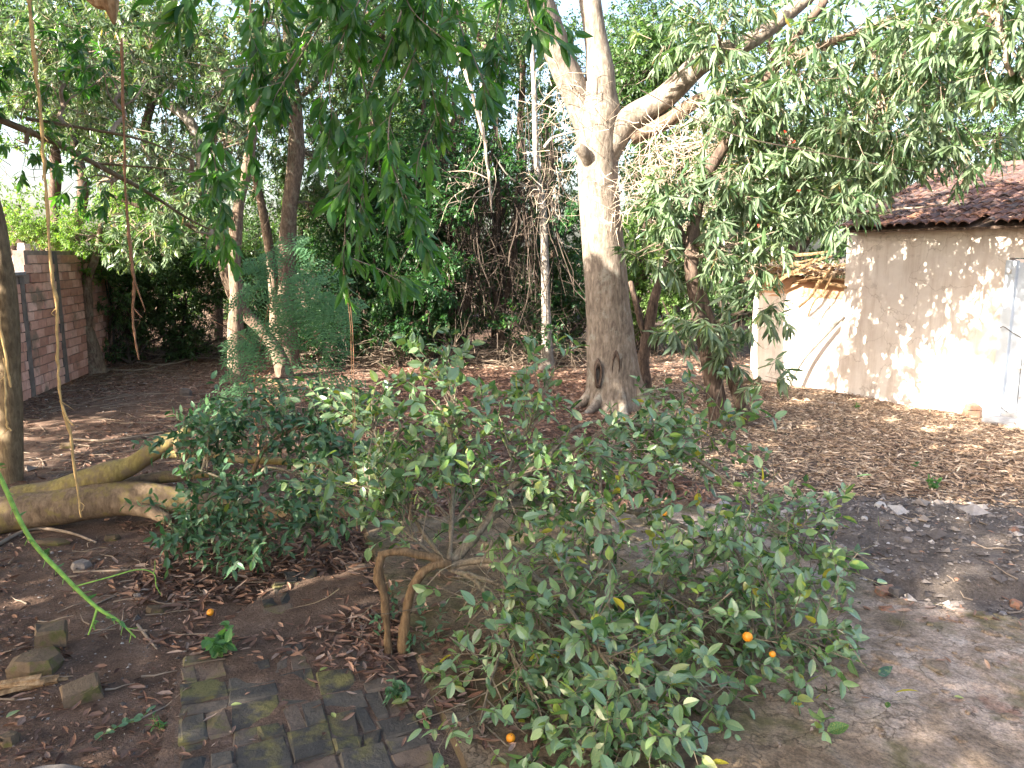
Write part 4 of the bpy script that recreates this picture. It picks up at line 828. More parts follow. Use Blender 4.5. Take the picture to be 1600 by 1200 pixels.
# --- boughs hanging into the picture from the tree over the camera
ov = empty('overhanging_tree', (-2.6, -1.2, 0), 'glossy leafy boughs hanging down from above in front of the yard', 'tree')
b = Buf(); rt = [np.array([-2.6, -1.2, 0]), np.array([-2.4, -1.0, 2.2]), np.array([-2.0, -.3, 4.0]), np.array([-1.6, 1.5, 5.0]), np.array([-1.0, 3.0, 5.2]), np.array([-.4, 4.4, 4.9])]
tube(b, rt, [.2, .17, .15, .11, .08, .05], 12, 6, .1, flare=.3); link('trunk', b, 'bark_brown', ov, smooth=True)
rg = np.random.default_rng(52); LV = Leaves(); tb = Buf()
OV = [([(720, -70, 4.4), (715, 20, 4.3), (740, 90, 4.2), (765, 150, 4.2)], 1.0), ([(650, -70, 4.6), (620, 40, 4.5), (575, 150, 4.4), (548, 260, 4.3), (540, 340, 4.3), (536, 430, 4.3)], 1.25),
      ([(670, -60, 4.3), (655, 60, 4.3), (612, 170, 4.2), (610, 250, 4.1), (640, 320, 4.1), (655, 370, 4.1)], 1.1), ([(600, -70, 4.8), (560, 70, 4.7), (585, 200, 4.6), (600, 320, 4.6), (612, 430, 4.6)], 1.0),
      ([(560, -60, 4.6), (500, 40, 4.5), (455, 110, 4.4), (430, 150, 4.3)], 1.0), ([(480, -60, 4.9), (410, 50, 5.), (360, 150, 5.), (335, 230, 5.), (345, 310, 4.9), (352, 400, 4.9)], .95),
      ([(330, -60, 4.6), (290, 10, 4.6), (270, 50, 4.6)], .8), ([(800, -60, 4.7), (780, 20, 4.6), (775, 70, 4.6), (790, 120, 4.6)], .8), ([(430, -60, 4.6), (420, 10, 4.6), (440, 60, 4.6)], .9),
      ([(690, -60, 4.7), (690, 40, 4.7), (675, 130, 4.7), (690, 200, 4.7)], 1.0), ([(540, -60, 4.9), (520, 60, 4.9), (500, 170, 4.9), (505, 230, 4.9)], 1.0), ([(620, -60, 4.2), (640, 10, 4.2), (690, 60, 4.1)], 1.0),
      ([(500, -60, 4.4), (540, 20, 4.4), (600, 70, 4.4)], 1.0), ([(580, 190, 4.5), (570, 270, 4.5), (560, 350, 4.5)], .8), ([(400, -60, 4.4), (390, 40, 4.4), (410, 110, 4.4)], .8), ([(660, -60, 4.9), (700, 120, 4.8), (655, 240, 4.7), (650, 330, 4.6)], .8), ([(520, -60, 4.5), (470, 60, 4.5), (400, 190, 4.6), (385, 260, 4.6)], .8), ([(820, -60, 4.4), (830, 30, 4.4), (870, 60, 4.3)], .6), ([(590, -60, 4.3), (520, 100, 4.3), (520, 200, 4.3)], .8), ([(540, 400, 4.3), (590, 420, 4.3), (625, 440, 4.3)], .5), ([(870, -60, 4.9), (850, 0, 4.9), (858, 50, 4.9)], .7)]
for k, (pts, dn) in enumerate(OV):
    p3 = np.array([P(*p) for p in pts]); tube(tb, p3, [.005, .002], 5, 5, 0, cap=False); c = spline(p3, 8); n = int(len(c) * .72 * dn)
    top = p3[0]
    if pts[0][1] < 0: tube(tb, [rt[4] + rg.normal(size=3) * .2, (rt[4] + top) / 2 + [0, 0, .25], top], [.025, .012, .009], 5, 4, cap=False)
    i = np.sort(rg.integers(0, len(c) - 1, n)); St = c[i]; Dr = unit(np.gradient(c, axis=0))[i] + rg.normal(size=(n, 3)) * .55 + [0, 0, -.35]
    twigs(LV, tb, St, Dr, rg.uniform(.07, .24, n), 5, (20, 55), (.15, 1), .55, (.10, .155), .30, .2, (.05, 1), .002, 0, rg, .2)
foliage(ov, LV.arr(), ELLIP, 'ellip', 'hang', 300, 14, 'hanging_foliage'); link('twigs', tb, 'twig', ov, kind='stuff', smooth=True)
crown(ov, [np.array(rt)], [off((-2.2, 3.4, 5.6), (1.8, 1.4, .8), 30), off((-4.0, 1.8, 5.4), (1.6, 1.6, .8), 30), off((-3.2, 5.2, 5.9), (1.6, 1.3, .7), 24), off((-.1, 5.9, 5.7), (.9, .8, .7), 26), off((-.2, 6.0, 4.95), (.6, .5, .4), 22)], (.12, .18), 'hang', 'twig', 0, nl=10, tw=4, gap=.5, cr=.45, seed=53, wr=.32)  # leaf clumps above the view; the last ones added to shade the shed door
# right hand overhang, nearer than the mango
orr = empty('branch_tree', (6.4, 4.6, 0), 'grey green mango boughs reaching in over the shed roof from the upper edge', 'tree')
b = Buf(); r2 = [np.array([6.4, 4.6, 0]), np.array([6.3, 4.8, 2.5]), np.array([6.0, 5.4, 4.4]), P(1620, -60, 7.0), P(1560, 20, 7.2)]; tube(b, r2, [.18, .15, .12, .06, .03], 10, 6, .1, flare=.3); link('trunk', b, 'bark_brown', orr, smooth=True)
crown(orr, [np.array(r2)], [B_(1560, 60, 7.2, .35, .25, 7), B_(1500, 20, 7.4, .3, .2, 4), B_(1590, 150, 7.2, .22, .25, 4), B_(1540, 130, 7.3, .2, .2, 2)], (.15, .22), 'mango', 'twig', 220, nl=12, tw=3, cr=.22, tl=.16, gap=1.5, droop=.8, seed=61, tone=(.3, 1.0), carved=False)

# --- the dark vine thicket and the shrubs and trees behind
vt = empty('vine_thicket', base(745, 560), 'dark tangle of hanging vines between the creeper mound and the slender pale trunk', 'thicket')
rg = np.random.default_rng(71); V0 = np.array(vt.location); core = Buf()
for k in range(9):
    x = rg.uniform(665, 845); a = P(x, 565 + rg.uniform(-10, 5), 16.2 + rg.uniform(-.5, 1)); a[2] = 0; c_ = P(x + rg.normal() * 20, 180 + rg.uniform(-60, 60), 16.6); tube(core, wander(a, c_, 6, .02, rg), [rg.uniform(.06, .13), .05], 8, 4, .2)
link('stem', core, 'bark_dark', vt, smooth=True)
vb = Buf(); n = 110
for lay in range(2):
    A0 = np.array([P(rg.uniform(670, 880), rg.uniform(160, 330), rg.uniform(14.9, 16.4)) for _ in range(n)]); p = A0; seg = 7; tot = rg.uniform(1.2, 3.6, n)[:, None] / seg; D = np.tile([0, 0, -1.], (n, 1)) + rg.normal(size=(n, 3)) * .12
    for s_ in range(seg):
        q = p + unit(D) * tot; q[:, 2] = np.maximum(q[:, 2], .02); prisms(vb, p, q, .006 + .004 * lay, .006 + .003 * lay); p = q; D = unit(D + rg.normal(size=(n, 3)) * .16)
link('hanging_vines', vb, 'twig_dark', vt, kind='stuff')
vb = Buf(); tangle(vb, P(790, 470, 15.2), (1.5, .6, .7), 110, (.5, 1.5), .005, rg); tangle(vb, P(740, 400, 15), (.9, .5, 1.2), 90, (.5, 1.6), .008, rg); link('bramble', vb, 'twig_dark', vt, kind='stuff')
crown(vt, [], [B_(690, 200, 16, 1.2, 1.0, 46), B_(790, 190, 16.4, 1.0, .8, 30), B_(680, 350, 15.6, .6, .8, 20), B_(720, 440, 14.8, .55, .6, 14), B_(880, 480, 16, .5, .8, 16), B_(840, 380, 16.6, .8, 1.4, 26), B_(740, 330, 17, 1.4, 1.6, 50), B_(760, 260, 15.2, .7, .6, 22), B_(660, 290, 14.6, .5, .7, 20), B_(640, 470, 14.6, .5, .5, 16), B_(830, 500, 15, .5, .4, 8), B_(700, 330, 14.6, .35, .6, 14), B_(720, 250, 14.8, .5, .4, 14), B_(800, 400, 14.9, .3, .6, 10), B_(880, 300, 14.8, .3, .5, 10), B_(760, 400, 16.8, 1.4, 1.2, 60), B_(800, 500, 16.8, 1.2, .6, 30), B_(670, 420, 14.4, .3, .5, 12)], (.07, .11), 'creeper', 'twig_dark', 0, nl=11, tw=5, cr=.35, wr=.6, tpl=SMALL, tname='small', gap=.35, seed=72, branch=False, pos=(.1, 1), droop=.3)
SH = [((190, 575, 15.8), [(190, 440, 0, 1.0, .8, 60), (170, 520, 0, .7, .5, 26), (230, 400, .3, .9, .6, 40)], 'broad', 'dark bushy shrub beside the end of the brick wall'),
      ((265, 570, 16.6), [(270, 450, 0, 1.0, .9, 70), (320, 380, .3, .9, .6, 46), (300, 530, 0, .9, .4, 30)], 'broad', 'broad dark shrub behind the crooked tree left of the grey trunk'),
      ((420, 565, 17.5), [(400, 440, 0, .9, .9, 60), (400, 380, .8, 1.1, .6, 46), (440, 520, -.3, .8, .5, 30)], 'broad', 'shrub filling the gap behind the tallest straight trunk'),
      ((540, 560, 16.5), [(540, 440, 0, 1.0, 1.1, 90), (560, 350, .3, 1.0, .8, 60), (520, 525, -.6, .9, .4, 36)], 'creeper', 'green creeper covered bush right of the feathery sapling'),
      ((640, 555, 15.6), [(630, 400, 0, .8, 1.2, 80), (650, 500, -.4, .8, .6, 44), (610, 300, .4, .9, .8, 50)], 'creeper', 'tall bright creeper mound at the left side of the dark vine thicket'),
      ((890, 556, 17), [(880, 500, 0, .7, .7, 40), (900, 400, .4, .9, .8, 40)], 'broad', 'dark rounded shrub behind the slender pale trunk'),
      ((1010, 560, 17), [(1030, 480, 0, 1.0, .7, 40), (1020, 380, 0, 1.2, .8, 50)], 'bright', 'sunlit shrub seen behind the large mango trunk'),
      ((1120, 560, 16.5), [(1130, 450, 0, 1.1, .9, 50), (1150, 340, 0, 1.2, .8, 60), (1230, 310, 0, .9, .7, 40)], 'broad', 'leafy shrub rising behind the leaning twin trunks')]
for k, (b0, bl, mt_, lab) in enumerate(SH):
    b_ = G(b0[0], 500); b_ = P(b0[0], b0[1], b0[2]); b_[2] = 0; r_ = empty('shrub', b_, lab, 'shrub', 'shrubs along the back of the yard')
    st = Buf(); L = []
    rgs = np.random.default_rng(80 + k)
    for j in range(6):
        c_ = P(bl[j % len(bl)][0] + rgs.normal() * 30, bl[j % len(bl)][1], b0[2] + bl[j % len(bl)][2]); w_ = wander(b_ + rgs.normal(size=3) * [.25, .2, 0], c_, 5, .06, rgs); tube(st, w_, [.035, .012], 5, 3, cap=False); L.append(spline(w_, 3))
    tangle(st, b_ + [0, -.3, .5], (.9, .5, .5), 60, (.4, 1.1), .006, rgs); link('stems', st, 'twig_dark', r_, kind='stuff')
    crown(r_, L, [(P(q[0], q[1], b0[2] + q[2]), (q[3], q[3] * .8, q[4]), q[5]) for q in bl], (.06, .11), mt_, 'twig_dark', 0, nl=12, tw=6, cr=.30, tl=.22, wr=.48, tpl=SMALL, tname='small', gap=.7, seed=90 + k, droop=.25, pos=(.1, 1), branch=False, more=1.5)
BT = [((60, 21), (30, 330, 1.3, .5), (-40, 250, 1.6, 1.2), 'bright', 'hazy sunlit tree far beyond the brick wall at the left'), ((240, 23), (240, 280, 1.8, 1.6), (140, 170, 1.4, 1.0), 'broad', 'far tree showing between the boughs of the crooked tree'),
      ((480, 24), (470, 330, 2.0, 1.6), (560, 150, 2.2, 1.6), 'broad', 'far rounded tree behind the straight trunk'), ((660, 22), (660, 180, 2.0, 2.0), (720, 40, 2.0, 1.4), 'broad', 'tall far tree above the vine thicket'),
      ((860, 25), (860, 250, 1.6, 2.2), (800, 60, 1.8, 1.8), 'broad', 'far dark tree seen left of the fork of the large mango'), ((1060, 24), (1060, 330, 1.8, 1.4), (1010, 60, 1.2, 1.6), 'broad', 'far tree seen right of the fork of the large mango'),
      ((1260, 20), (1230, 250, 1.5, 1.4), (1200, 80, 1.8, 1.6), 'broad', 'far tree standing behind the collapsed outbuilding'), ((1560, 24), (1560, 215, 1.5, .9), (1480, 130, 1.1, .8), 'broad', 'dark far tree above the ridge of the shed roof')]
BT += [((1020, 18), (1060, 240, 1.3, .9), (1010, 110, .9, .7), 'broad', 'tree filling the gap directly right of the large mango trunk'), ((760, 27), (740, 330, 2.4, 1.6), (900, 120, 2.6, 2.0), 'broad', 'far tree filling the gap between vine thicket and slender trunk'), ((1180, 26), (1130, 300, 2.4, 1.6), (1300, 330, 2.0, 1.2), 'broad', 'wide far tree low behind the leaning twin trunks'),
       ((1400, 19), (1400, 130, 1.6, 1.1), (1330, 260, 1.2, .8), 'broad', 'tree standing behind the shed with boughs over its roof'), ((330, 20), (330, 130, 1.6, 1.6), (200, 40, 1.8, 1.2), 'broad', 'tree far behind the short grey trunk'),
       ((100, 18), (90, 120, 1.6, 1.1), (0, 20, 1.4, 1.0), 'broad', 'tree far behind the gnarled wall tree'), ((560, 18), (600, 60, 1.6, 1.2), (640, 260, 1.2, 1.2), 'broad', 'tree behind the creeper mound left of the thicket')]
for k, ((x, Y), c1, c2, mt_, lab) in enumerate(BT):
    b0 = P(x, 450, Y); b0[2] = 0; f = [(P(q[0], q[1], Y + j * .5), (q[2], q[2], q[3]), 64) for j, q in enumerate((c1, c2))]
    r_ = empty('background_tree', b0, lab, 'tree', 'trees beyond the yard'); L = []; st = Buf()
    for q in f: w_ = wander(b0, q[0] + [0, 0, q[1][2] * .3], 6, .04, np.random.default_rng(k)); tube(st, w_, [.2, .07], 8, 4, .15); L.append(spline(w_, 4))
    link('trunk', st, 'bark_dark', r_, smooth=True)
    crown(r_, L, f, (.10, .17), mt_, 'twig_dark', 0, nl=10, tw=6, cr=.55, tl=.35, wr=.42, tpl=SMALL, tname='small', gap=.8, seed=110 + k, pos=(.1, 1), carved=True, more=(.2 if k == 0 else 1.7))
# a far hedge closes the view between the trunks
hb = Buf(); LV = Leaves(); n = 24000; rg = np.random.default_rng(130); x = rg.uniform(-14, 15, n); z = rg.beta(1.1, 1.3, n) * (2.5 + .8 * noise(np.c_[x, x * 0], .7, 2)); B = np.c_[x, 27 + rg.normal(size=n) * .8, z]
LV.add(B, rg.normal(size=(n, 3)) + [0, -.4, .2], rg.normal(size=(n, 3)) + [0, -.4, .6], rg.uniform(.14, .24, n), rg.uniform(.08, .13, n), .1, np.clip(rg.beta(2, 3, n), 0, .93)); put_leaves(hb, LV.arr(), SMALL)
tag(link('hedge', hb, 'broad', origin=(0, 27, 0)), 'far dark hedge closing the view behind the trunks', 'hedge', kind='stuff')

# ================================================================== THE FALLEN LOG
lb_ = GG(150, 822); lg = empty('fallen_log', lb_, 'thick fallen tree limb with yellow lichened fork lying across the left of the yard', 'log')
YL = lb_[1]
def lpart(pts, radii, mat, name, sides=22, seed=1, rough=.16, per=12):
    b = Buf(); tube(b, [P(q[0], q[1], YL + q[2]) for q in pts], radii, sides, per, rough, seed=seed, rscale=5); link(name, b, mat, lg, smooth=True)
lpart([(-120, 850, -.3), (0, 806, -.12), (80, 792, -.02), (150, 782, .05), (240, 780, .12), (330, 795, .2), (430, 800, .25), (560, 800, .3)], [.17, .16, .155, .14, .13, .12, .10, .07], 'log', 'trunk', 20, 2)
lpart([(20, 775, 0), (80, 768, .06), (130, 752, .1), (175, 738, .14), (205, 728, .17), (235, 708, .2), (262, 692, .2), (280, 684, .2), (302, 668, .16)], [.075, .085, .09, .098, .085, .082, .085, .06, .045], 'loglichen', 'upper_fork', 16, 3, .16)
lpart([(258, 706, .2), (285, 710, .18), (320, 711, .16), (360, 716, .16), (450, 722, .2), (520, 728, .25)], [.05, .04, .038, .036, .03, .02], 'loglichen', 'branch', 12, 4, .12)
lpart([(120, 776, .12), (180, 764, .22), (230, 750, .30), (275, 744, .34), (340, 740, .4)], [.07, .065, .055, .05, .03], 'log', 'branch', 12, 5)
lpart([(195, 792, .0), (235, 800, -.05), (262, 812, -.1)], [.06, .055, .05], 'log', 'branch_stub', 10, 6)
lpart([(278, 688, .2), (276, 700, .1), (280, 714, .1)], [.03, .024, .02], 'log', 'branch_stub', 8, 7)

# ================================================================== HANGING VINES AND SHOOTS
def hang(name, label, pts, r, mat, group=None, extra=()):
    b = Buf(); p3 = [P(*p) for p in pts]; rh = np.random.default_rng(len(label)); c = spline(np.array(p3), 6); rr = np.interp(np.linspace(0, 1, len(c)), np.linspace(0, 1, len(p3)), np.interp(np.linspace(0, 1, len(p3)), np.linspace(0, 1, len(r)), r))
    c[1:-1] += rh.normal(size=(len(c) - 2, 3)) * np.clip(rr[1:-1, None] * .3, .0005, .003); tube(b, c, rr * rh.uniform(.72, 1.3, len(c)), 7, 3, .25)
    for k in range(2, len(c) - 2, 4):
        if rh.random() < .5: tube(b, [c[k], c[k] + rh.normal(size=3) * .02 - [0, 0, .02], c[k] + rh.normal(size=3) * .03 - [0, 0, .05]], [rr[k] * .5, rr[k] * .15], 4, 2)
    for e, er in extra: tube(b, [P(*p) for p in e], er, 5, 5, .1)
    tag(link(name, b, mat, origin=p3[-1], smooth=True), label, 'vine', group)
hang('hanging_vine', 'long straw coloured vine hanging in front of the fallen log', [(42, -60, 4.2), (50, 60, 4.2), (64, 180, 4.2), (70, 270, 4.2), (78, 400, 4.2), (88, 480, 4.2), (90, 560, 4.2), (96, 630, 4.2), (110, 680, 4.2), (118, 740, 4.2), (127, 808, 4.2)],
     [.010, .010, .009, .008, .009, .008, .008, .007, .008, .006, .005], 'vine', None, [([(97, 632, 4.2), (106, 655, 4.18), (115, 665, 4.16)], [.006, .004])])
hang('hanging_vine', 'brown knotted vine dangling before the shrubs left of the crooked tree', [(190, 60, 5.5), (193, 180, 5.5), (196, 300, 5.5), (205, 400, 5.5), (210, 450, 5.5), (207, 500, 5.5), (217, 562, 5.5)],
     [.008, .008, .008, .011, .009, .007, .006], 'vine_red', None, [([(205, 420, 5.5), (216, 455, 5.5), (227, 485, 5.5)], [.007, .004]), ([(208, 480, 5.5), (214, 488, 5.5), (222, 496, 5.5)], [.004, .004])])
hang('hanging_vine', 'thin double orange brown strand hanging from the leafy bough down to the citrus bush', [(538, 420, 4.3), (550, 500, 4.3), (553, 600, 4.3), (556, 700, 4.3), (558, 830, 4.3)], [.0022, .0022, .0022, .0022, .0022], 'vine_red', None,
     [([(536, 420, 4.28), (547, 500, 4.28), (549, 560, 4.3), (552, 660, 4.32), (554, 780, 4.3)], [.0018, .0018])])
hang('hanging_vine', 'pale thin vine curling down beside the ochre trunk at the picture edge', [(-10, 440, 3.2), (4, 530, 3.2), (14, 590, 3.2), (17, 605, 3.2)], [.006, .006, .005, .004], 'vine')
hang('hanging_vine', 'short pale hooked vine tip on the ochre trunk just over the log', [(6, 560, 3.3), (9, 640, 3.2), (11, 665, 3.2), (18, 673, 3.2)], [.004, .004, .004, .003], 'vine')
hang('hanging_vine', 'bleached crooked vine dropping through the centre left of the slender tree', [(705, 60, 8), (730, 120, 8), (752, 200, 8), (762, 260, 8), (768, 330, 8)], [.012, .016, .016, .013, .008], 'twig_pale', None,
     [([(765, 280, 8), (735, 268, 8), (700, 268, 8)], [.008, .004]), ([(766, 290, 8), (745, 300, 8), (738, 310, 8)], [.005, .003]), ([(768, 310, 8), (775, 285, 8), (772, 262, 8)], [.005, .003])])
b = Buf(); p3 = [P(-30, 690, 1.5), P(0, 745, 1.5), P(45, 838, 1.5), P(100, 900, 1.5), P(150, 948, 1.5), P(185, 970, 1.5), P(212, 996, 1.5)]; tube(b, p3, [.0045, .0048, .0046, .0045, .0038, .0028, .0012], 8, 6, .05)
tube(b, [P(152, 950, 1.5), P(146, 970, 1.49), P(138, 992, 1.48)], [.003, .0015], 6, 4); tube(b, [P(118, 916, 1.5), P(170, 902, 1.52), P(215, 890, 1.54), P(240, 896, 1.55), P(244, 915, 1.55), P(252, 930, 1.55)], [.0016, .0016, .0015, .0012, .001, .0006], 5, 5); tube(b, [P(240, 896, 1.55), P(242, 885, 1.55), P(242, 876, 1.55)], [.001, .0006], 5, 3)
rg = np.random.default_rng(8); c = spline(np.array(p3), 12)
for i in range(3, len(c) - 3, 3):
    t = unit(c[i + 1] - c[i]); n_ = unit(np.cross(t, rg.normal(size=3))); tube(b, [c[i], c[i] + n_ * .008 + t * .006, c[i] + n_ * .016 + t * .012], [.0012, .0003], 4, 1)
LV = Leaves(); i = np.array([4, 9, 20, 26, 33, 44, 50, 55, 58, 60]); LV.add(c[i], rg.normal(size=(len(i), 3)) + [0, 0, .3], rg.normal(size=(len(i), 3)), rg.uniform(.012, .024, len(i)), rg.uniform(.006, .01, len(i)), .2, rg.random(len(i)))
LV.add(np.array([P(146, 972, 1.49)] * 3), rg.normal(size=(3, 3)) + [0, 0, -1], rg.normal(size=(3, 3)), np.array([.02, .025, .02]), .007, .1, .6)
sb_ = Buf(); put_leaves(sb_, LV.arr(), ELLIP)
o = link('green_shoot', b, 'shoot', origin=p3[3], smooth=True); tag(o, 'bright green thorny shoot reaching in from the left edge close to the viewer', 'shoot')
l = link('shoot_leaves', sb_, 'weed', o, origin=p3[3])

# ================================================================== THE CITRUS TREE IN FRONT
cb_ = GG(617, 1036); cz = cb_[2]; ct = empty('orange_tree', cb_, 'low sprawling orange tree arching over the slab edge in the front of the yard', 'tree'); YC = cb_[1]
Bo = lambda *q: [P(a, b_, c_) for a, b_, c_ in q]
def cpart(pts, radii, mat='citbark', name='bough', sides=14, seed=1, rough=.42, per=10):
    b = Buf(); tube(b, pts, radii, sides, per, rough, seed=seed, rscale=30); link(name, b, mat, ct, smooth=True); return spline(np.array(pts), 7)
g0 = GG(608, 1032); g1 = GG(628, 1034)
limbs_ = []
cpart([g0 + [0, 0, -.05], P(605, 985, YC), P(600, 930, YC), P(592, 905, YC), P(594, 880, YC), P(597, 866, YC)], [.030, .023, .021, .024, .022, .02], 'citbark_warm', 'stem', 12, 2)
cpart([P(592, 868, YC), P(620, 862, YC), P(650, 866, YC + .02), P(680, 872, YC + .04), P(703, 882, YC + .05)], [.018, .019, .02, .021, .024], 'citbark_warm', 'stem', 12, 3)
cpart([g1 + [0, 0, -.05], P(632, 980, YC), P(636, 950, YC), P(644, 920, YC), P(660, 895, YC), P(680, 883, YC + .02), P(703, 882, YC + .05)], [.034, .027, .024, .023, .022, .022, .026], 'citbark_warm', 'stem', 12, 4)
BG = [([(700, 884, 4.03), (735, 850, 4.1), (760, 815, 4.2), (800, 760, 4.35), (850, 722, 4.45), (895, 700, 4.5), (920, 698, 4.5), (935, 720, 4.45), (938, 780, 4.35), (930, 850, 4.2)], [.026, .024, .022, .021, .02, .018, .016, .014, .011, .007]),
      ([(703, 884, 4.0), (760, 875, 3.95), (820, 895, 3.85), (880, 935, 3.75), (950, 985, 3.6), (1030, 1040, 3.45), (1110, 1090, 3.3)], [.022, .019, .017, .015, .013, .010, .006]),
      ([(700, 880, 4.03), (745, 835, 4.15), (800, 790, 4.35), (880, 790, 4.5), (960, 795, 4.6), (1050, 815, 4.6), (1130, 860, 4.5), (1200, 915, 4.4), (1270, 990, 4.2)], [.024, .02, .018, .016, .015, .013, .011, .008, .005]),
      ([(703, 890, 4.0), (740, 905, 3.9), (770, 945, 3.75), (790, 1000, 3.6), (820, 1060, 3.45), (850, 1130, 3.25)], [.018, .016, .013, .011, .008, .005]),
      ([(703, 878, 4.03), (706, 810, 4.2), (708, 740, 4.35), (705, 670, 4.45), (712, 610, 4.5)], [.016, .014, .012, .009, .004]),
      ([(700, 880, 4.05), (660, 830, 4.25), (625, 770, 4.4), (600, 710, 4.5), (570, 660, 4.6)], [.014, .012, .010, .008, .004]),
      ([(850, 722, 4.45), (900, 668, 4.7), (980, 660, 4.85), (1060, 700, 4.95), (1150, 760, 4.9), (1230, 820, 4.8), (1290, 880, 4.6)], [.014, .013, .012, .011, .010, .008, .005]),
      ([(790, 880, 3.95), (880, 880, 4.0), (970, 900, 4.1), (1060, 935, 4.1), (1150, 975, 4.0), (1230, 1030, 3.85), (1290, 1090, 3.7), (1330, 1180, 3.5)], [.016, .014, .013, .012, .010, .008, .006, .004]),
      ([(780, 790, 4.3), (800, 720, 4.5), (830, 660, 4.65), (850, 610, 4.75)], [.012, .010, .007, .003]), ([(960, 795, 4.6), (1000, 740, 4.8), (1060, 690, 5.0), (1120, 680, 5.1)], [.010, .008, .006, .003]),
      ([(1090, 835, 4.55), (1150, 860, 4.3), (1170, 930, 4.0), (1180, 1000, 3.8), (1200, 1080, 3.6), (1215, 1160, 3.4)], [.010, .009, .008, .007, .006, .004]), ([(880, 935, 3.75), (930, 1010, 3.4), (980, 1080, 3.15), (1010, 1140, 3.0)], [.010, .008, .006, .004]),
      ([(1060, 935, 4.1), (1100, 880, 4.2), (1180, 830, 4.4), (1240, 840, 4.4)], [.008, .007, .005, .003]), ([(730, 895, 3.9), (800, 925, 3.8), (860, 985, 3.65), (910, 1060, 3.45)], [.012, .010, .008, .004]),
      ([(1180, 1000, 3.8), (1240, 990, 3.75), (1310, 960, 3.8)], [.006, .005, .003]), ([(680, 870, 4.05), (640, 835, 4.1), (600, 800, 4.15), (575, 760, 4.2)], [.010, .008, .006, .003]), ([(790, 1000, 3.6), (765, 1070, 3.35), (745, 1150, 3.15)], [.008, .006, .003]), ([(850, 1070, 3.4), (890, 1140, 3.15), (950, 1200, 2.95)], [.008, .006, .003]),
      ([(706, 820, 4.2), (740, 780, 4.3), (780, 760, 4.4), (820, 800, 4.4)], [.008, .006, .005, .003])]
for k, (q, r) in enumerate(BG): limbs_.append(cpart(Bo(*q), r, 'citbark', 'bough', 8, 10 + k))
rg = np.random.default_rng(200); tb = Buf(); LV = Leaves()
wts = [1.6, 1.6, 1.8, 1.3, 1.8, 1.8, 1.9, 2.8, 1.1, 1.2, 2.0, 1.2, 1.2, .9, .7, 1.0, .5, 1.1, .7]
for c, w, q in zip(limbs_, wts, range(99)):
    n = int(31 * w); i = rg.integers(int(len(c) * .22), len(c), n); tg_ = unit(np.gradient(c, axis=0))[i]
    D = unit(rg.normal(size=(n, 3)) * .75 + tg_ * .75 + [0, 0, .28]); L = rg.uniform(.16, .42, n); A0 = c[i]
    A1 = A0 + D * L[:, None] * .5; D2 = unit(D + rg.normal(size=(n, 3)) * .3 + [0, 0, -.15]); A2 = A1 + D2 * L[:, None] * .5; D3_ = unit(D2 + rg.normal(size=(n, 3)) * .35 + [0, 0, -.2])
    g = height(A2[:, 0], A2[:, 1]) + .06; A2[:, 2] = np.maximum(A2[:, 2], g)
    prisms(tb, A0, A1, .0042, .0034); prisms(tb, A1, A2, .0034, .0024)
    px, py, dd = proj(A2); keepm = ~((px > 585) & (px < 800) & (py > 885) & (py < 1000) & (rg.random(n) < .85)) & ~((px < 640) & (py > 862))
    A1k, A2k, D2k, D3k = A1[keepm], A2[keepm], D2[keepm], D3_[keepm]
    twigs(LV, tb, A2k, D3k, rg.uniform(.08, .22, len(A2k)), 5, (30, 70), (.1, 1), .05, (.038, .108), .48, .09, (.05, 1.0), .0018, 0, rg, .9)
    twigs(LV, tb, A1k, D2k + rg.normal(size=D2k.shape) * .5, rg.uniform(.06, .18, len(A1k)), 3, (30, 70), (.2, 1), .05, (.045, .09), .48, .09, (.05, 1.0), .0018, 0, rg, .9)
    m = rg.random(len(A2k)) < .5; s = A2k[m]; twigs(LV, tb, s, rg.normal(size=s.shape) + [0, 0, .2], rg.uniform(.06, .2, len(s)), 4, (30, 70), (.1, 1), .05, (.038, .108), .48, .09, (.05, 1.0), .0018, 0, rg, .9)
A = LV.arr(); A = A[A[:, 2] > height(A[:, 0], A[:, 1]) + .05]; px, py, dd = proj(A[:, :3]); A = A[~((px > 1330 + .06 * (py - 900)) & (rg.random(len(A)) < .93))]; A[:, 12] = np.clip(A[:, 12] + rg.normal(size=len(A)) * .14, 0, 1)
foliage(ct, A, ELLIP, 'ellip', 'citrus', 300, 12); link('twigs', tb, 'citbark', ct, kind='stuff')
dt = Buf(); tangle(dt, P(960, 980, 3.9), (1.0, .5, .45), 130, (.15, .5), .0035, rg); tangle(dt, P(830, 930, 3.8), (.5, .3, .3), 60, (.15, .4), .003, rg); tangle(dt, P(1150, 950, 4.1), (.6, .5, .4), 70, (.15, .5), .003, rg); link('bare_twigs', dt, 'citbark', ct, kind='stuff')

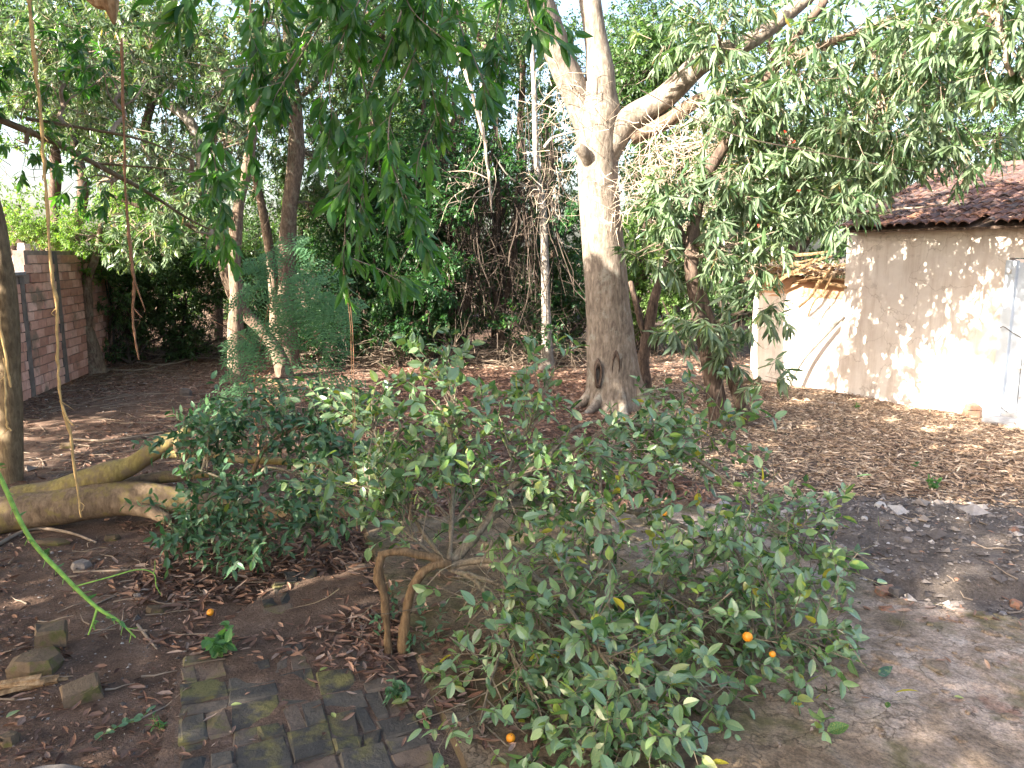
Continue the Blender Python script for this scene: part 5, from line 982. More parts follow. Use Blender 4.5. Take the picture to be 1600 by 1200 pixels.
# suckers at the foot
LV = Leaves(); tb = Buf(); n = 16; B = np.array([P(rg.uniform(590, 690), rg.uniform(900, 1060), 3.9) for _ in range(n)]); twigs(LV, tb, B, rg.normal(size=(n, 3)) * .4 + [0, 0, 1], rg.uniform(.06, .14, n), 6, (30, 70), (0, 1), .1, (.03, .055), .42, .15, (.1, .7), .0015, 0, rg)
foliage(ct, LV.arr(), ELLIP, 'ellip', 'shrubleaf', 0, name='suckers')
def fruit(px, py, Y, r, mat, label, ground=False, name='orange'):
    p = GG(px, py) + [0, 0, r] if ground else P(px, py, Y); b = Buf(); nu, nv = 18, 12; V = []
    for i in range(nv + 1):
        for j in range(nu):
            ph = math.pi * i / nv; t = 2 * math.pi * j / nu; rr = r * (1 + .015 * math.sin(5 * t) * math.sin(ph)); V.append([rr * math.sin(ph) * math.cos(t), rr * math.sin(ph) * math.sin(t), r * .94 * math.cos(ph) - r * .05 * math.exp(-ph * 6)])
    b.add(np.array(V), [[i * nu + j, i * nu + (j + 1) % nu, i * nu + nu + (j + 1) % nu, i * nu + nu + j] for i in range(nv) for j in range(nu)]); tube(b, [(0, 0, r * .86), (0, 0, r * 1.08)], [r * .1, r * .06], 5, 1, mi=1)
    o = link(name, b, [mat, 'twig_dark'], origin=(0, 0, 0), smooth=True); o.location = Vector(p); o.rotation_euler = (rg.normal() * .5, rg.normal() * .5, 0); tag(o, label, 'orange')
fruit(329, 962, 0, .022, 'orange', 'small ripe orange lying on the dirt left of the brick path', True)
fruit(798, 1153, 3.1, .021, 'orange', 'small orange hanging among the lowest leaves at the bottom of the citrus tree')
fruit(933, 969, 3.4, .030, 'greenfruit', 'half green yellow orange hanging in the middle of the citrus tree')
fruit(1168, 995, 3.45, .025, 'orange', 'ripe orange hanging on the right side of the citrus tree')
fruit(1207, 1022, 3.45, .016, 'orange', 'tiny orange hanging right below the ripe one on the right side')
fruit(1038, 802, 4.4, .018, 'orange', 'small reddish orange half hidden in the upper right leaves of the citrus tree')

# ================================================================== THE SHRUB OVER THE LOG AND THE FEATHERY SAPLING
sb0 = GG(415, 868); ls = empty('citrus_shrub', sb0, 'dark leafy shrub growing over the far end of the fallen log', 'shrub'); YS = sb0[1]; L = []
for k, (q, r) in enumerate([([(418, 862, 0), (400, 780, 0), (396, 740, .05), (415, 700, .1), (450, 675, .15), (500, 660, .2), (545, 648, .25)], [.022, .018, .018, .016, .012, .010, .006]), ([(410, 790, 0), (350, 750, -.05), (300, 730, 0), (275, 720, 0)], [.014, .010, .006, .003]),
                            ([(400, 750, 0), (420, 730, 0), (470, 745, -.1), (520, 780, -.2)], [.012, .010, .007, .003]), ([(405, 830, 0), (350, 830, -.2), (300, 845, -.3), (270, 830, -.3)], [.012, .009, .006, .003]), ([(420, 830, 0), (470, 820, -.2), (520, 830, -.3)], [.010, .007, .004])]):
    b = Buf(); p3 = [P(a, c_, YS + d) for a, c_, d in q]; tube(b, p3, r, 8, 5, .1, seed=k); link('stem', b, 'citbark_warm' if k == 0 else 'citbark', ls, smooth=True); L.append(spline(np.array(p3), 6))
rg = np.random.default_rng(210); tb = Buf(); LV = Leaves()
bl = [(330, 700, .1, .38, .25, 60), (420, 670, .2, .40, .22, 60), (500, 640, .3, .36, .2, 50), (540, 700, .1, .32, .28, 46), (320, 790, -.2, .32, .24, 52), (300, 830, -.4, .25, .16, 34), (420, 800, -.3, .40, .22, 50), (500, 790, -.3, .32, .25, 40), (480, 730, 0, .35, .2, 36), (390, 850, -.5, .3, .1, 22), (360, 640, .3, .3, .12, 20)]
for x, y, dy, rx, rz, n in bl:
    c = P(x, y, YS + dy); St = c + unit(rg.normal(size=(n, 3))) * rg.random((n, 1)) ** .5 * [rx, rx * .8, rz]; St = St[St[:, 2] > .1]; n = len(St)
    Lp = np.concatenate(L); i = np.argmin(((St[:, None] - Lp[None]) ** 2).sum(2), 1); m = rg.random(n) < .5; prisms(tb, Lp[i][m], St[m], .004, .0025)
    twigs(LV, tb, St, rg.normal(size=(n, 3)) + unit(St - c) * .6, rg.uniform(.10, .26, n), 7, (30, 70), (0, 1), .25, (.05, .085), .46, .15, (0, .9), .0018, 0, rg, 1.0)
A = LV.arr(); A = A[A[:, 2] > .05]
foliage(ls, A, ELLIP, 'ellip', 'shrubleaf', 240, 10); link('twigs', tb, 'citbark', ls, kind='stuff')

fb0 = GG(408, 742); fs = empty('feathery_sapling', fb0, 'young sapling with feathery bluish green fronds on a thin reddish stem', 'sapling'); YF = fb0[1]; rg = np.random.default_rng(220)
b = Buf(); st = [fb0, P(404, 690, YF), P(398, 640, YF), P(398, 590, YF), P(406, 545, YF), P(420, 480, YF + .1), P(440, 420, YF + .1)]; tube(b, st, [.014, .012, .011, .010, .008, .006, .003], 7, 5, .1)
tube(b, [P(398, 600, YF), P(440, 560, YF), P(500, 520, YF + .1)], [.006, .004], 6, 4); tube(b, [P(406, 545, YF), P(370, 520, YF), P(330, 500, YF)], [.005, .003], 6, 4); link('stem', b, 'vine_red', fs, smooth=True)
FR = [((440, 430), (540, 440)), ((500, 520), (560, 480)), ((440, 540), (500, 560)), ((430, 500), (390, 560)), ((406, 540), (360, 590)), ((400, 600), (400, 660)), ((440, 430), (400, 420)), ((420, 480), (450, 500)), ((406, 540), (335, 490)), ((406, 540), (350, 545)), ((412, 510), (380, 450)), ((420, 480), (440, 400)), ((420, 480), (500, 440)), ((425, 470), (520, 480)), ((440, 430), (510, 400)), ((470, 500), (545, 500)), ((470, 520), (540, 550)), ((440, 560), (530, 590)), ((440, 570), (560, 620)), ((398, 600), (460, 620)),
      ((398, 600), (340, 600)), ((398, 610), (320, 640)), ((400, 620), (300, 655)), ((398, 640), (330, 690)), ((420, 480), (400, 400)), ((406, 520), (460, 540)), ((404, 560), (450, 590)), ((440, 440), (480, 470)), ((470, 600), (600, 640)), ((398, 590), (290, 600)), ((440, 420), (470, 380)), ((500, 520), (520, 460)), ((460, 480), (480, 430)), ((430, 520), (500, 500))]
for a, e in FR[::3] + FR[1::3]:
    dy = rg.normal() * .35; p0 = P(*a, YF + dy * .3); p1 = P(*e, YF + dy); p = spline(np.array([p0, (p0 + p1) / 2 + [0, 0, .07], p1 + [0, 0, -.03]]), 12); fbuf = Buf(); tube(fbuf, p[::3], [.0035, .0012], 4, 1, cap=False); LVf = Leaves(); tgp = unit(np.gradient(p, axis=0))
    side = unit(np.cross(tgp, [0, -.75, .66])); npn = len(p)
    for k in range(3, npn, 2):
        s = math.sin(math.pi * (.15 + .8 * k / npn)); ln = .20 * s + .04
        for sg in (-1, 1):
            d = unit(side[k] * sg + tgp[k] * .55 + rg.normal(size=3) * .12 + [0, 0, -.15]); m = 6; u = np.linspace(.08, 1, m)[:, None]; q = p[k] + d * ln * u + np.array([0, 0, -.25 * ln]) * u ** 2
            prisms(fbuf, q[:1], q[-1:], .0008, .0005); pd = unit(np.cross(d, [0, -.75, .66]))
            for s2 in (-1, 1): LVf.add(q, np.tile(pd * s2 + d * .4, (m, 1)) + rg.normal(size=(m, 3)) * .1, rg.normal(size=(m, 3)) * .25 + [0, -.75, .66], rg.uniform(.036, .05, m), .017, .05, rg.random(m))
    put_leaves(fbuf, LVf.arr(), SMALL); link('frond', fbuf, 'fern', fs)

# ================================================================== LITTER, STONES, STICKS
T_RIGHT = [(930, 585), (1100, 596), (1240, 604), (1420, 634), (1560, 662), (1700, 685), (1700, 800), (1500, 790), (1330, 780), (1180, 790), (1050, 740), (950, 700)]
T_MID = [(600, 575), (940, 585), (1050, 740), (1150, 800), (800, 812), (566, 832), (560, 700)]
T_LEFT = [(40, 560), (620, 560), (600, 820), (250, 850), (0, 760), (0, 620)]
T_HEAP = [(250, 850), (566, 834), (640, 1010), (590, 1060), (520, 960), (400, 940), (300, 960), (200, 940)]
T_LOW = [(-60, 830), (250, 850), (300, 960), (285, 1200), (-100, 1200)]
T_UNDER = [(700, 1010), (1000, 1000), (1080, 1200), (720, 1200)]
BARE = [(30, 860), (110, 880), (170, 950), (235, 1030), (190, 1080), (90, 980), (20, 930)]
BARE2 = [(20, 690), (110, 700), (100, 770), (20, 780)]
def scatter(poly, dens, rg, zfun=height):
    w = [G(*p)[:2] for p in poly]; x0, y0 = np.min(w, 0); x1, y1 = np.max(w, 0); n = int(dens * (x1 - x0) * (y1 - y0)); x = rg.uniform(x0, x1, n); y = rg.uniform(y0, y1, n)
    k = in_poly(x, y, w); x, y = x[k], y[k]; return x, y
def in_path(x, y):
    d = np.stack([x, y], -1) - PO; return (d @ PU < 1.5) & (d @ PV > (G(284, 1060)[:2] - PO) @ PV)
def surf_z(x, y):
    z = height(x, y); p = np.stack([x, y], 1); ins = in_poly(x, y, SLABP); z = np.where(ins, np.maximum(slab_h(p), z), z)
    u, v = to_uv(x, y); pth = in_path(x, y) & ~ins & (v < 0); mud = .045 + .011 * noise(p, 3.2, 5, 4) + np.clip((p[:, 1] - 3.75) * .022, -.016, .006); return np.where(pth, np.maximum(.052, mud + .002), z)
def litter(name, label, mat, spec, seed, tpl=CURL):
    rg = np.random.default_rng(seed); LV = Leaves()
    for poly, dens, L, wr, tone, lift, ex in spec:
        x, y = scatter(poly, dens, rg); k = .5 + .5 * noise(np.stack([x, y], 1), 2.3, 3) > rg.random(len(x)) * ex; x, y = x[k], y[k]
        for bare in (BARE, BARE2):
            k = ~(in_poly(x, y, [G(*p)[:2] for p in bare]) & (rg.random(len(x)) < .9)); x, y = x[k], y[k]
        n = len(x); z = surf_z(x, y) + rg.random(n) ** 2 * lift + .002; a = rg.uniform(0, 6.28, n); D = np.stack([np.cos(a), np.sin(a), rg.normal(size=n) * .16], 1); LL = rg.uniform(*L, n)
        LV.add(np.stack([x, y, z], 1), D, rg.normal(size=(n, 3)) * .38 + [0, 0, 1], LL, LL * rg.uniform(*wr, n), rg.normal(size=n) * .12, np.clip(tone[0] + (tone[1] - tone[0]) * rg.beta(2, 2.2, n), 0, 1))
    b = Buf(); A = LV.arr(); big = A[:, 9] * FPX / np.hypot(A[:, 1], 2.2) > 15; put_leaves(b, A[big], tpl); put_leaves(b, A[~big], SMALL); o = link(name, b, mat, origin=(0, 0, 0)); print(big.sum()); tag(o, label, 'dry leaves', kind='stuff'); print(name, len(A))
litter('leaf_litter', 'deep tan mulch of dry mango leaves in front of the shed', 'litter_tan', [(T_RIGHT, 2000, (.035, .115), (.09, .26), (.0, 1.0), .04, .8), (T_RIGHT, 500, (.02, .05), (.25, .5), (0, .9), .02, .3), ([(1240, 610), (1420, 645), (1600, 690), (1600, 720), (1400, 670), (1220, 625)], 700, (.05, .1), (.15, .3), (.4, 1.), .03, .3)], 301)
litter('leaf_litter', 'brown dry leaves covering the ground between the log, the bushes and the mango tree', 'litter_brown',
       [(T_MID, 1300, (.05, .12), (.14, .30), (.05, .9), .03, .6), (T_LEFT, 900, (.03, .11), (.14, .35), (0, .85), .02, 1.3), (T_LEFT, 350, (.012, .035), (.3, .6), (.2, 1), .01, 1.0), (T_HEAP, 1500, (.05, .12), (.16, .32), (.15, .95), .045, .5), ([(283, 960), (590, 940), (640, 1010), (600, 1080), (420, 1040), (285, 1050)], 1100, (.04, .1), (.15, .35), (.1, .95), .02, 1.0), (T_LOW, 800, (.03, .09), (.15, .4), (0, .85), .02, 1.6), (T_LOW, 900, (.008, .03), (.3, .7), (.1, 1), .01, 1.2),
        (T_UNDER, 520, (.04, .09), (.2, .4), (.1, .95), .03, 1.0), ([(640, 1000), (700, 1010), (760, 1200), (600, 1120), (590, 1050)], 500, (.04, .09), (.2, .4), (.1, .9), .02, .8), ([(285, 960), (590, 960), (700, 1200), (285, 1200)], 50, (.03, .08), (.2, .45), (.2, 1), .012, 1.0),
        ([(700, 850), (1180, 830), (1600, 1010), (1600, 1200), (720, 1200)], 60, (.02, .07), (.15, .45), (.0, 1), .01, 1.2), ([(600, 850), (750, 850), (720, 980), (640, 980)], 260, (.04, .09), (.2, .4), (.3, 1), .02, .8), ([(1170, 800), (1600, 780), (1700, 980), (1300, 900)], 180, (.02, .07), (.2, .5), (.2, 1), .01, 1.1),
        ([(1370, 940), (1600, 960), (1600, 1010), (1380, 970)], 160, (.04, .1), (.15, .3), (.4, 1), .02, .6), ([(850, 520), (1240, 560), (1240, 640), (930, 640), (600, 590), (600, 560)], 260, (.06, .12), (.2, .4), (.2, 1), .02, .6)], 302)
# gravel and grit in the dark soil
rg = np.random.default_rng(310); gb = Buf(); oc = np.array([[1, 0, 0], [-1, 0, 0], [0, 1, 0], [0, -1, 0], [0, 0, 1.], [0, 0, -.4]]); of = np.array([[0, 2, 4], [2, 1, 4], [1, 3, 4], [3, 0, 4]])
for poly, dens, sz in (([(1170, 800), (1330, 775), (1650, 775), (1760, 1000), (1600, 1000), (1400, 955), (1290, 890)], 900, .008), ([(1180, 800), (1330, 778), (1650, 778), (1740, 985), (1600, 1000), (1400, 950), (1290, 885)], 170, .02), (T_LOW, 260, .006), (T_LEFT, 60, .008), ([(1080, 780), (1300, 780), (1300, 900), (1100, 830)], 260, .012)):
    x, y = scatter(poly, dens, rg); n = len(x); s = sz * rg.lognormal(0, .5, n); R = rg.normal(size=(n, 6, 3)) * .22 + oc; V = R * (s[:, None, None] * [1, 1, .6]); a = rg.uniform(0, 6.28, n); ca, sa = np.cos(a)[:, None], np.sin(a)[:, None]
    V = np.stack([V[..., 0] * ca - V[..., 1] * sa, V[..., 0] * sa + V[..., 1] * ca, V[..., 2]], -1) + np.stack([x, y, surf_z(x, y) + s * .2], -1)[:, None]; gb.add(V.reshape(-1, 3), (np.arange(n)[:, None, None] * 6 + of).reshape(-1, 3), np.repeat(rg.beta(1.6, 1.4, n), 6))
tag(link('gravel', gb, 'stone'), 'grit and small stones in the dark soil beside the slab and by the log', 'gravel', kind='stuff')
# sticks
kb = Buf(); rg = np.random.default_rng(320)
for poly, dens, L in ((T_LEFT, 9, (.2, .8)), (T_MID, 5, (.15, .5)), (T_LOW, 14, (.08, .3)), (T_HEAP, 12, (.1, .4)), (T_RIGHT, 5, (.1, .4)), (RUBBLE and [(1200, 800), (1600, 780), (1650, 990), (1330, 900)], 10, (.06, .25))):
    x, y = scatter(poly, dens, rg)
    for xx, yy in zip(x, y):
        a = rg.uniform(0, 3.14); l = rg.uniform(*L); m = 4; t = np.linspace(0, l, m); xs = xx + np.cos(a) * t + rg.normal(size=m) * l * .06; ys = yy + np.sin(a) * t + rg.normal(size=m) * l * .06; zs = surf_z(xs, ys) + .008 + rg.random(m) * .015; tube(kb, np.stack([xs, ys, zs], 1), [rg.uniform(.003, .007), .002], 4, 1, cap=False)
tag(link('fallen_twigs', kb, 'twig'), 'small dry twigs strewn over the whole yard', 'twigs', kind='stuff')
kb = Buf()
for px in range(90, 930, 20):
    g = G(px, 572 if px > 480 else 560); tangle(kb, g + np.array([0, .3, .22]), (.5, .6, .28), 26 if px < 500 else 34, (.4, 1.4), .007, rg, .5, .75, floor=.02)
tag(link('brushwood', kb, 'twig'), 'low tangle of dead brushwood along the back of the yard', 'brushwood', kind='stuff')
kb = Buf()
for px in range(120, 700, 22):
    g = G(px, 555); tangle(kb, g + np.array([0, 1.0, .5]), (.6, .5, .6), 30, (.4, 1.6), .006, rg, .5, .3, floor=.02)
tag(link('dark_brambles', kb, 'twig_dark'), 'dark leafless brambles under the shrubs behind the left trees', 'brambles', kind='stuff')
STK = [([(150, 545), (240, 572), (320, 560), (400, 575), (470, 570)], .022, 'long thin pole lying in front of the shrubs toward the short grey trunk'), ([(140, 575), (230, 578), (330, 548), (420, 550)], .018, 'bent pole crossing the other long one below the shrubs'), ([(362, 596), (400, 612), (430, 640)], .028, 'short peeled branch lying at the foot of the grey trunk'),
       ([(390, 590), (430, 600), (440, 635)], .03, 'curved stub of branch beside the tall straight trunk'), ([(110, 688), (170, 690), (250, 678), (320, 668)], .016, 'knobbly root like branch lying behind the upper fork of the log'), ([(-10, 858), (30, 836), (60, 828), (110, 835), (150, 850)], .016, 'pale forked stick under the near side of the log'),
       ([(115, 895), (180, 893), (240, 890), (290, 893)], .008, 'straight stick below the thorny green shoot'), ([(150, 945), (200, 928), (260, 945), (320, 930)], .007, 'wavy yellowish stick left of the fallen orange'), ([(338, 918), (380, 895), (432, 882)], .006, 'thin straight stick by the red tile piece'), ([(215, 978), (232, 1000), (245, 1016)], .009, 'short dark curved stick on the bare dirt'),
       ([(1140, 618), (1100, 560), (1060, 520), (1040, 480)], .02, 'dead bough propped behind the leaning twin trunks')]
for pts, r, lab in STK:
    b = Buf(); p3 = []
    for k, q in enumerate(pts):
        g = GG(*q) if q[1] > 540 else P(q[0], q[1], 10.9)
        p3.append(g + [0, 0, r * .9])
    if 'dead bough' in lab: p3 = [GG(1140, 640) + [0, 0, .01], P(1100, 575, 10.6), P(1060, 525, 10.7), P(1035, 470, 10.8)]
    tube(b, p3, [r, r * .9, r * .55], 7, 5, .2, seed=len(lab)); tag(link('stick', b, 'wood' if 'peeled' in lab or 'stub' in lab else 'twig', origin=p3[0], smooth=True), lab, 'stick')
def stone(px, py, size, mat, label, tone=.5, seed=1, rot=0, cat='stone', name='stone', lift=0):
    p = GG(px, py); p[2] = float(surf_z(np.array([p[0]]), np.array([p[1]]))[0]) - .01 + lift; b = Buf(); chunk(b, (0, 0, 0), size, seed, tone, rot); o = link(name, b, mat); o.location = Vector(p); tag(o, label, cat)
def brick_at(px, py, size, mat, label, rot, tilt=(0, 0), tone=.5, name='loose_brick', cat='brick', lift=0, bev=.012, jit=.006):
    p = GG(px, py); p[2] = float(surf_z(np.array([p[0]]), np.array([p[1]]))[0]) + size[2] / 2 - .012 + lift; b = Buf(); box(b, (0, 0, 0), (1, 0, 0), (0, 1, 0), (0, 0, 1), size, tone, bev=bev, jit=jit); o = link(name, b, mat); o.location = Vector(p); o.rotation_euler = (tilt[0], tilt[1], rot); tag(o, label, cat)
stone(62, 1042, (.34, .26, .085), 'mossrock', 'broad flat mossy stone in the dirt at the left edge', .5, 11, .3)
brick_at(84, 1018, (.15, .13, .09), 'mossrock', 'mossy half brick sitting on top of the broad flat stone', .4, (.1, .06), .6, lift=.075)
brick_at(128, 1092, (.17, .12, .09), 'mossrock', 'loose mossy brick lying tilted below the flat stone pair', .6, (.18, -.12), .7)
stone(290, 618, (.20, .17, .12), 'stone', 'rounded blue grey stone lying in the litter behind the log', .45, 5)
stone(105, 700, (.18, .12, .07), 'mossrock', 'small dark mossy stone behind the log near its left end', .3, 6)
stone(128, 888, (.17, .12, .06), 'stone', 'pale weathered stone beside the thorny shoot', .75, 7)
stone(80, 850, (.32, .10, .05), 'mossrock', 'long flat mossy stone just below the log', .2, 8); stone(175, 843, (.14, .10, .05), 'mossrock', 'small round mossy stone under the log', .2, 9); stone(245, 957, (.16, .09, .05), 'mossrock', 'dark half buried stone left of the fallen orange', .1, 10)
stone(215, 935, (.07, .05, .04), 'stone', 'fist sized pale stone above the half buried dark one', .8, 12); stone(850, 577, (.26, .2, .10), 'stone', 'grey stone at the foot of the slender pale trunk', .4, 13); stone(15, 1160, (.1, .1, .05), 'mossrock', 'mossy stone in the lower left corner', .4, 14)
b = Buf(); p = GG(385, 897); V = np.array([[-.05, -.02, .0], [.05, -.03, .0], [.055, .04, .02], [-.01, .02, .03]]); b.add(np.vstack([V + [0, 0, .02], V]), [[0, 1, 2, 3], [4, 7, 6, 5], [0, 4, 5, 1], [1, 5, 6, 2], [2, 6, 7, 3], [3, 7, 4, 0]], .9); o = link('tile_piece', b, 'redbrick'); o.location = Vector(p); tag(o, 'bright red roof tile splinter lying beside the path', 'tile')
for q in ((1375, 806, (.16, .10, .05), 'stone', 'pale grey angular stone on the rubble left of the big flat slab', 1.0, 21), (1350, 822, (.06, .05, .035), 'stone', 'small white stone left of the angular grey one', 1.0, 22), (1512, 812, (.30, .17, .05), 'stone', 'broad flat pale concrete fragment on top of the rubble', .8, 23), (1417, 845, (.09, .07, .03), 'stone', 'flat pale stone in the centre of the dark soil', .8, 24),
          (1374, 900, (.085, .07, .055), 'stone', 'black lump of stone above the broken red brick', .02, 25), (1398, 925, (.12, .09, .06), 'stone', 'dark grey stone touching the broken red brick', .15, 26), (1583, 842, (.1, .08, .04), 'redbrick', 'reddish brick lump at the right picture edge on the rubble', .4, 27), (1522, 848, (.05, .045, .025), 'redbrick', 'orange brick crumb right of the centre of the rubble', 1., 28),
          (1497, 886, (.045, .04, .02), 'redbrick', 'round orange crumb of brick in the dark soil', 1., 29), (1590, 918, (.10, .07, .05), 'redbrick', 'yellowish brick piece at the right edge of the rubble', 1., 30), (1570, 938, (.08, .06, .03), 'stone', 'pale flat stone below the yellowish brick piece', .85, 31), (1505, 957, (.085, .055, .035), 'redbrick', 'small red brick piece at the foot of the rubble', .6, 32),
          (1530, 968, (.07, .05, .025), 'stone', 'white flat stone at the foot of the rubble', 1., 33), (1452, 955, (.04, .035, .03), 'stone', 'small white pebble at the slab border', 1., 34), (1300, 632, (.22, .12, .04), 'stone', 'white flat stone lying in the leaves by the shed wall', 1., 35), (1188, 745, (.14, .1, .06), 'stone', 'dark stone in the litter right of the citrus tree', .1, 36),
          (1180, 835, (.30, .16, .05), 'stone', 'large pale broken concrete piece behind the citrus leaves', .9, 37), (1130, 790, (.18, .12, .04), 'stone', 'pale concrete crumb at the far border of the slab', .95, 38), (1245, 800, (.10, .08, .03), 'stone', 'small pale stone between the mulch and the rubble', .8, 39), (1600, 985, (.1, .08, .05), 'stone', 'grey stone at the right edge on the slab border', .4, 40)):
    stone(q[0], q[1], q[2], q[3], q[4], q[5], q[6], q[6] * .37)
brick_at(1384, 940, (.15, .07, .05), 'redbrick', 'broken red brick lying at the border of slab and rubble', .5, (.2, .1), .8)
brick_at(1385, 968, (.09, .05, .025), 'redbrick', 'small flat red brick chip on the slab below the broken brick', .1, (0, .05), .7)
brick_at(1290, 955, (.17, .04, .018), 'redbrick', 'long thin red tile splinter on the slab beside the citrus leaves', -.7, (0, 0), .6, name='tile_piece', cat='tile')
stone(500, 604, (.3, .2, .08), 'mossrock', 'half buried stone near the brushwood in the middle of the yard', .5, 50)
pb = Buf(); box(pb, (0, 0, .05), (1, 0, 0), (0, 1, 0), (0, 0, 1), (.19, .12, .1), .7, bev=.01, jit=.006); box(pb, (.01, 0, .14), unit((1, .2, 0)), unit((-.2, 1, 0)), (0, 0, 1), (.17, .11, .07), .5, bev=.01, jit=.006)
o = link('loose_brick', pb, 'redbrick'); g = W_(s1 - .22, -.12, 0); o.location = Vector((g[0], g[1], gz(g))); tag(o, 'crumbling red brick stub against the wall left of the shed door', 'brick')
b = Buf(); g = GG(30, 1080); rg = np.random.default_rng(5)
for k in range(7): a = rg.normal() * .15; box(b, (rg.normal() * .02, rg.normal() * .025, .012 + .008 * k), unit((1, .45 + a, 0)), unit((-.45 - a, 1, 0)), (0, 0, 1), (.42 - .03 * k, .03, .014), jit=.006)
o = link('wood_splinters', b, 'wood'); o.location = Vector(g); tag(o, 'reddish rotten wood splinters lying in the dirt left of the loose mossy brick', 'wood')

# flakes and scabs of broken crust lying on the slab
rg = np.random.default_rng(340); kb = Buf(); x, y = scatter([(760, 850), (1180, 830), (1380, 950), (1640, 1005), (1700, 1200), (760, 1200)], 34, rg)
for i in range(len(x)):
    s = rg.choice([rg.uniform(.03, .07), rg.uniform(.07, .2)], p=[.75, .25]); chunk(kb, (x[i], y[i], float(slab_h(np.array([[x[i], y[i]]]))[0]) - .006), (s, s * rg.uniform(.4, .9), rg.uniform(.010, .022)), 1000 + i, .5, rg.uniform(0, 3))
tag(link('crust_flakes', kb, 'slab'), 'thin flakes of broken crust lying loose on the slab', 'rubble', kind='stuff')
# ------------------------------------------------------------------ weeds
def weed(px, py, h, n, L, label, seed, mat='weed', wr=.7, name='weed'):
    rg = np.random.default_rng(seed); p = GG(px, py); p[2] = float(surf_z(np.array([p[0]]), np.array([p[1]]))[0]); o = empty(name, p, label, 'weed'); b = Buf(); LV = Leaves()
    for k in range(n):
        d = unit(np.array([rg.normal() * .6, rg.normal() * .6, 1])); tip = p + d * h * rg.uniform(.5, 1); tube(b, [p, (p + tip) / 2 + rg.normal(size=3) * .01, tip], [.0018, .001], 4, 3); m = 5; LV.add(np.repeat([tip, (p + tip) / 2 + d * .01], [3, 2], 0), rg.normal(size=(m, 3)) + [0, 0, .1], rg.normal(size=(m, 3)) * .3 + [0, 0, 1], rg.uniform(*L, m), rg.uniform(*L, m) * wr, .25, rg.random(m))
    link('stems', b, 'shoot', o); foliage(o, LV.arr(), ELLIP, 'ellip', mat, 30, 9, 'leaves')
weed(348, 1040, .17, 10, (.05, .08), 'small green nettle like weed at the upper left corner of the brick path', 1)
weed(622, 1108, .09, 8, (.04, .075), 'low rosette weed with pale leaves on the brick path under the citrus stems', 2, 'shrubleaf', .35)
weed(1180, 770, .10, 4, (.03, .05), 'tiny weed behind the right side of the citrus tree', 3); weed(1455, 765, .12, 9, (.03, .06), 'little bright green seedling tuft on the litter above the rubble', 4)
weed(250, 1140, .08, 6, (.02, .04), 'small grassy weed left of the brick path', 5, wr=.25); weed(300, 560, .25, 6, (.05, .09), 'green weed growing out of the brushwood at the left', 6); weed(1340, 640, .1, 4, (.03, .05), 'tiny weed at the foot of the shed wall', 7); weed(75, 868, .07, 4, (.025, .04), 'small green sprout below the log', 8)
weed(690, 560, .45, 8, (.05, .09), 'knee high sapling with upright leaves standing behind the citrus tree', 9, 'shrubleaf', .4); weed(1430, 730, .04, 3, (.05, .08), 'few yellowish fallen leaves sprout in the mulch', 10)
b = Buf(); p3 = [GG(150, 1160) + [0, 0, .02], GG(175, 1152) + [0, 0, .035], GG(195, 1142) + [0, 0, .04], GG(215, 1135) + [0, 0, .03], GG(235, 1118) + [0, 0, .03]]; cr_ = empty('creeping_weed', p3[0], 'creeping weed with a row of round leaves left of the brick path', 'weed'); tube(b, p3, .0015, 4, 3); link('stem', b, 'shoot', cr_)
LV = Leaves(); rg = np.random.default_rng(3); c = spline(np.array(p3), 4); n = len(c); LV.add(c, rg.normal(size=(n, 3)) * [1, .4, .1] + [0, .3, 0], rg.normal(size=(n, 3)) * .2 + [0, -.2, 1], rg.uniform(.025, .045, n), rg.uniform(.018, .03, n), .1, rg.random(n)); foliage(cr_, LV.arr(), ELLIP, 'ellip', 'shrubleaf', 30, 6)
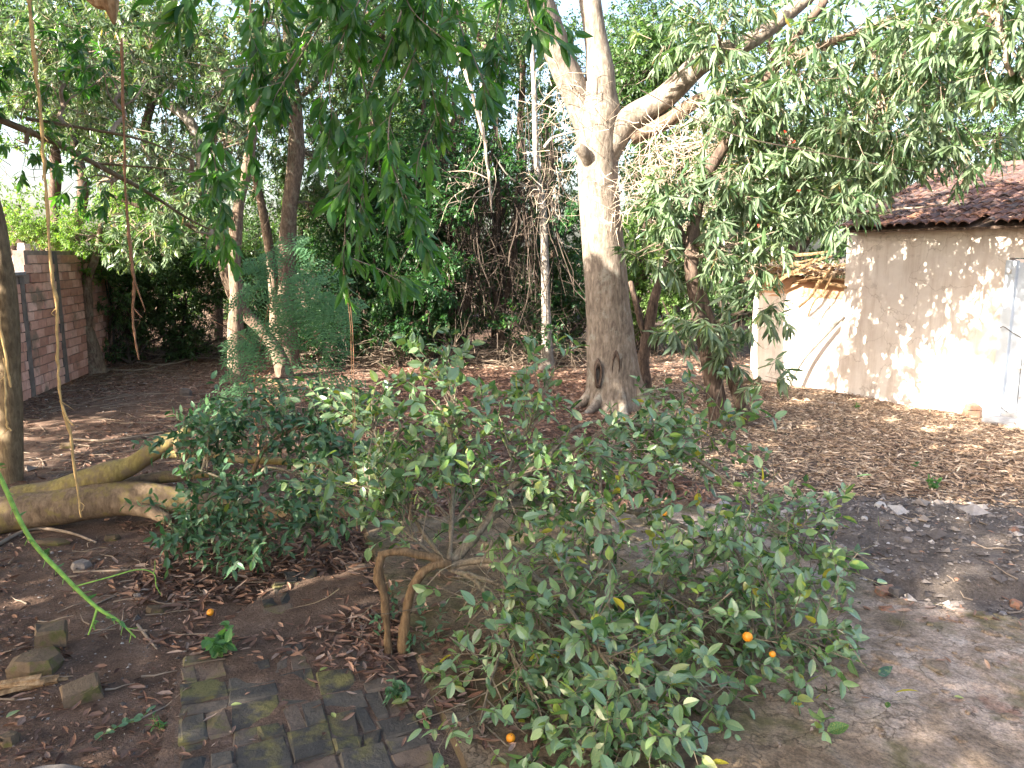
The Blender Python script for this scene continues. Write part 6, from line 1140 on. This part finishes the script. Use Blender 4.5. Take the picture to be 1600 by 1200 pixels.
# moss carpet at the path edge, yellow fallen leaves
def fallen_leaf(px, py, label, tone, L, rot, z=None):
    p = GG(px, py); p[2] = float(surf_z(np.array([p[0]]), np.array([p[1]]))[0]) + .012 if z is None else z; b = Buf(); put_leaves(b, np.array([[0, 0, 0, math.cos(rot), math.sin(rot), .12, 0, -.2, 1, L, L * .42, .15, tone]]), ELLIP); o = link('fallen_leaf', b, 'citrus'); o.location = Vector(p); tag(o, label, 'leaf')
fallen_leaf(660, 1085, 'single yellow leaf standing at the corner of the slab edge', 1., .07, 1.4); fallen_leaf(612, 1118, 'broad dull yellow leaf lying under the rosette weed', .99, .09, .3); fallen_leaf(362, 1120, 'slim yellowish leaf on the dark pavers', .98, .05, .2); fallen_leaf(525, 1140, 'yellow leaf on the pavers right of the middle', .99, .05, 2.2); fallen_leaf(10, 1125, 'yellow green leaf in the dirt at the left edge', .97, .07, 1.2)
fallen_leaf(500, 1065, 'curled yellow leaf on the upper pavers', .99, .05, .8); fallen_leaf(1488, 1112, 'ochre leaf lying alone on the grey slab', 1., .045, -.4)
# red blossoms among the right hand leaves
for k, (px, py, lab) in enumerate(((1241, 222, 'red blossom in the mango leaves right of the leaning trunk top'), (1402, 231, 'red blossom below the power line in front of the far leaves'), (1227, 205, 'dull red blossom up left of the brighter one'), (1248, 297, 'red blossom low in the mango leaves'), (1185, 353, 'lowest red blossom left of the outbuilding'))):
    b = Buf(); LV = Leaves(); rg = np.random.default_rng(k); LV.add(np.zeros((6, 3)), rg.normal(size=(6, 3)), rg.normal(size=(6, 3)), rg.uniform(.018, .03, 6), .015, .2, .5); put_leaves(b, LV.arr(), SMALL); o = link('blossom', b, 'petal'); o.location = Vector(P(px, py, 9.2)); tag(o, lab, 'blossom')
b = Buf(); tube(b, [P(1000, 140, 9.2), P(1130, 205, 9.1), P(1260, 235, 9.0), P(1400, 262, 8.9), P(1500, 278, 9.0), P(1700, 300, 9.2)], .006, 5, 5, cap=False); tag(link('wire', b, 'twig_dark', origin=P(1130, 205, 9.1)), 'thin dark wire sagging in front of the shed roof', 'wire')
b = Buf(); V = []; p0 = P(150, -40, 4.6); tube(b, [P(160, -40, 4.6), P(172, 5, 4.6), P(178, 38, 4.6)], [.075, .045, .008], 7, 3, .35, seed=3); tube(b, [P(120, -30, 4.7), P(150, 2, 4.65), P(170, 8, 4.6)], [.04, .035, .03], 7, 3, .2); tag(link('broken_branch', b, 'wood', origin=p0), 'splintered end of a broken orange brown branch hanging in from the top edge', 'branch')
if True:
    _t = {}
    for o in bpy.data.objects:
        if o.type == 'MESH':
            r = o
            while r.parent: r = r.parent
            _t[r.name] = _t.get(r.name, 0) + sum(1 if len(p.vertices) == 3 else 2 for p in []) + (len(o.data.loops) - 2 * len(o.data.polygons))
    print('TRIS', sum(_t.values()), sorted(_t.items(), key=lambda x: -x[1])[:16])
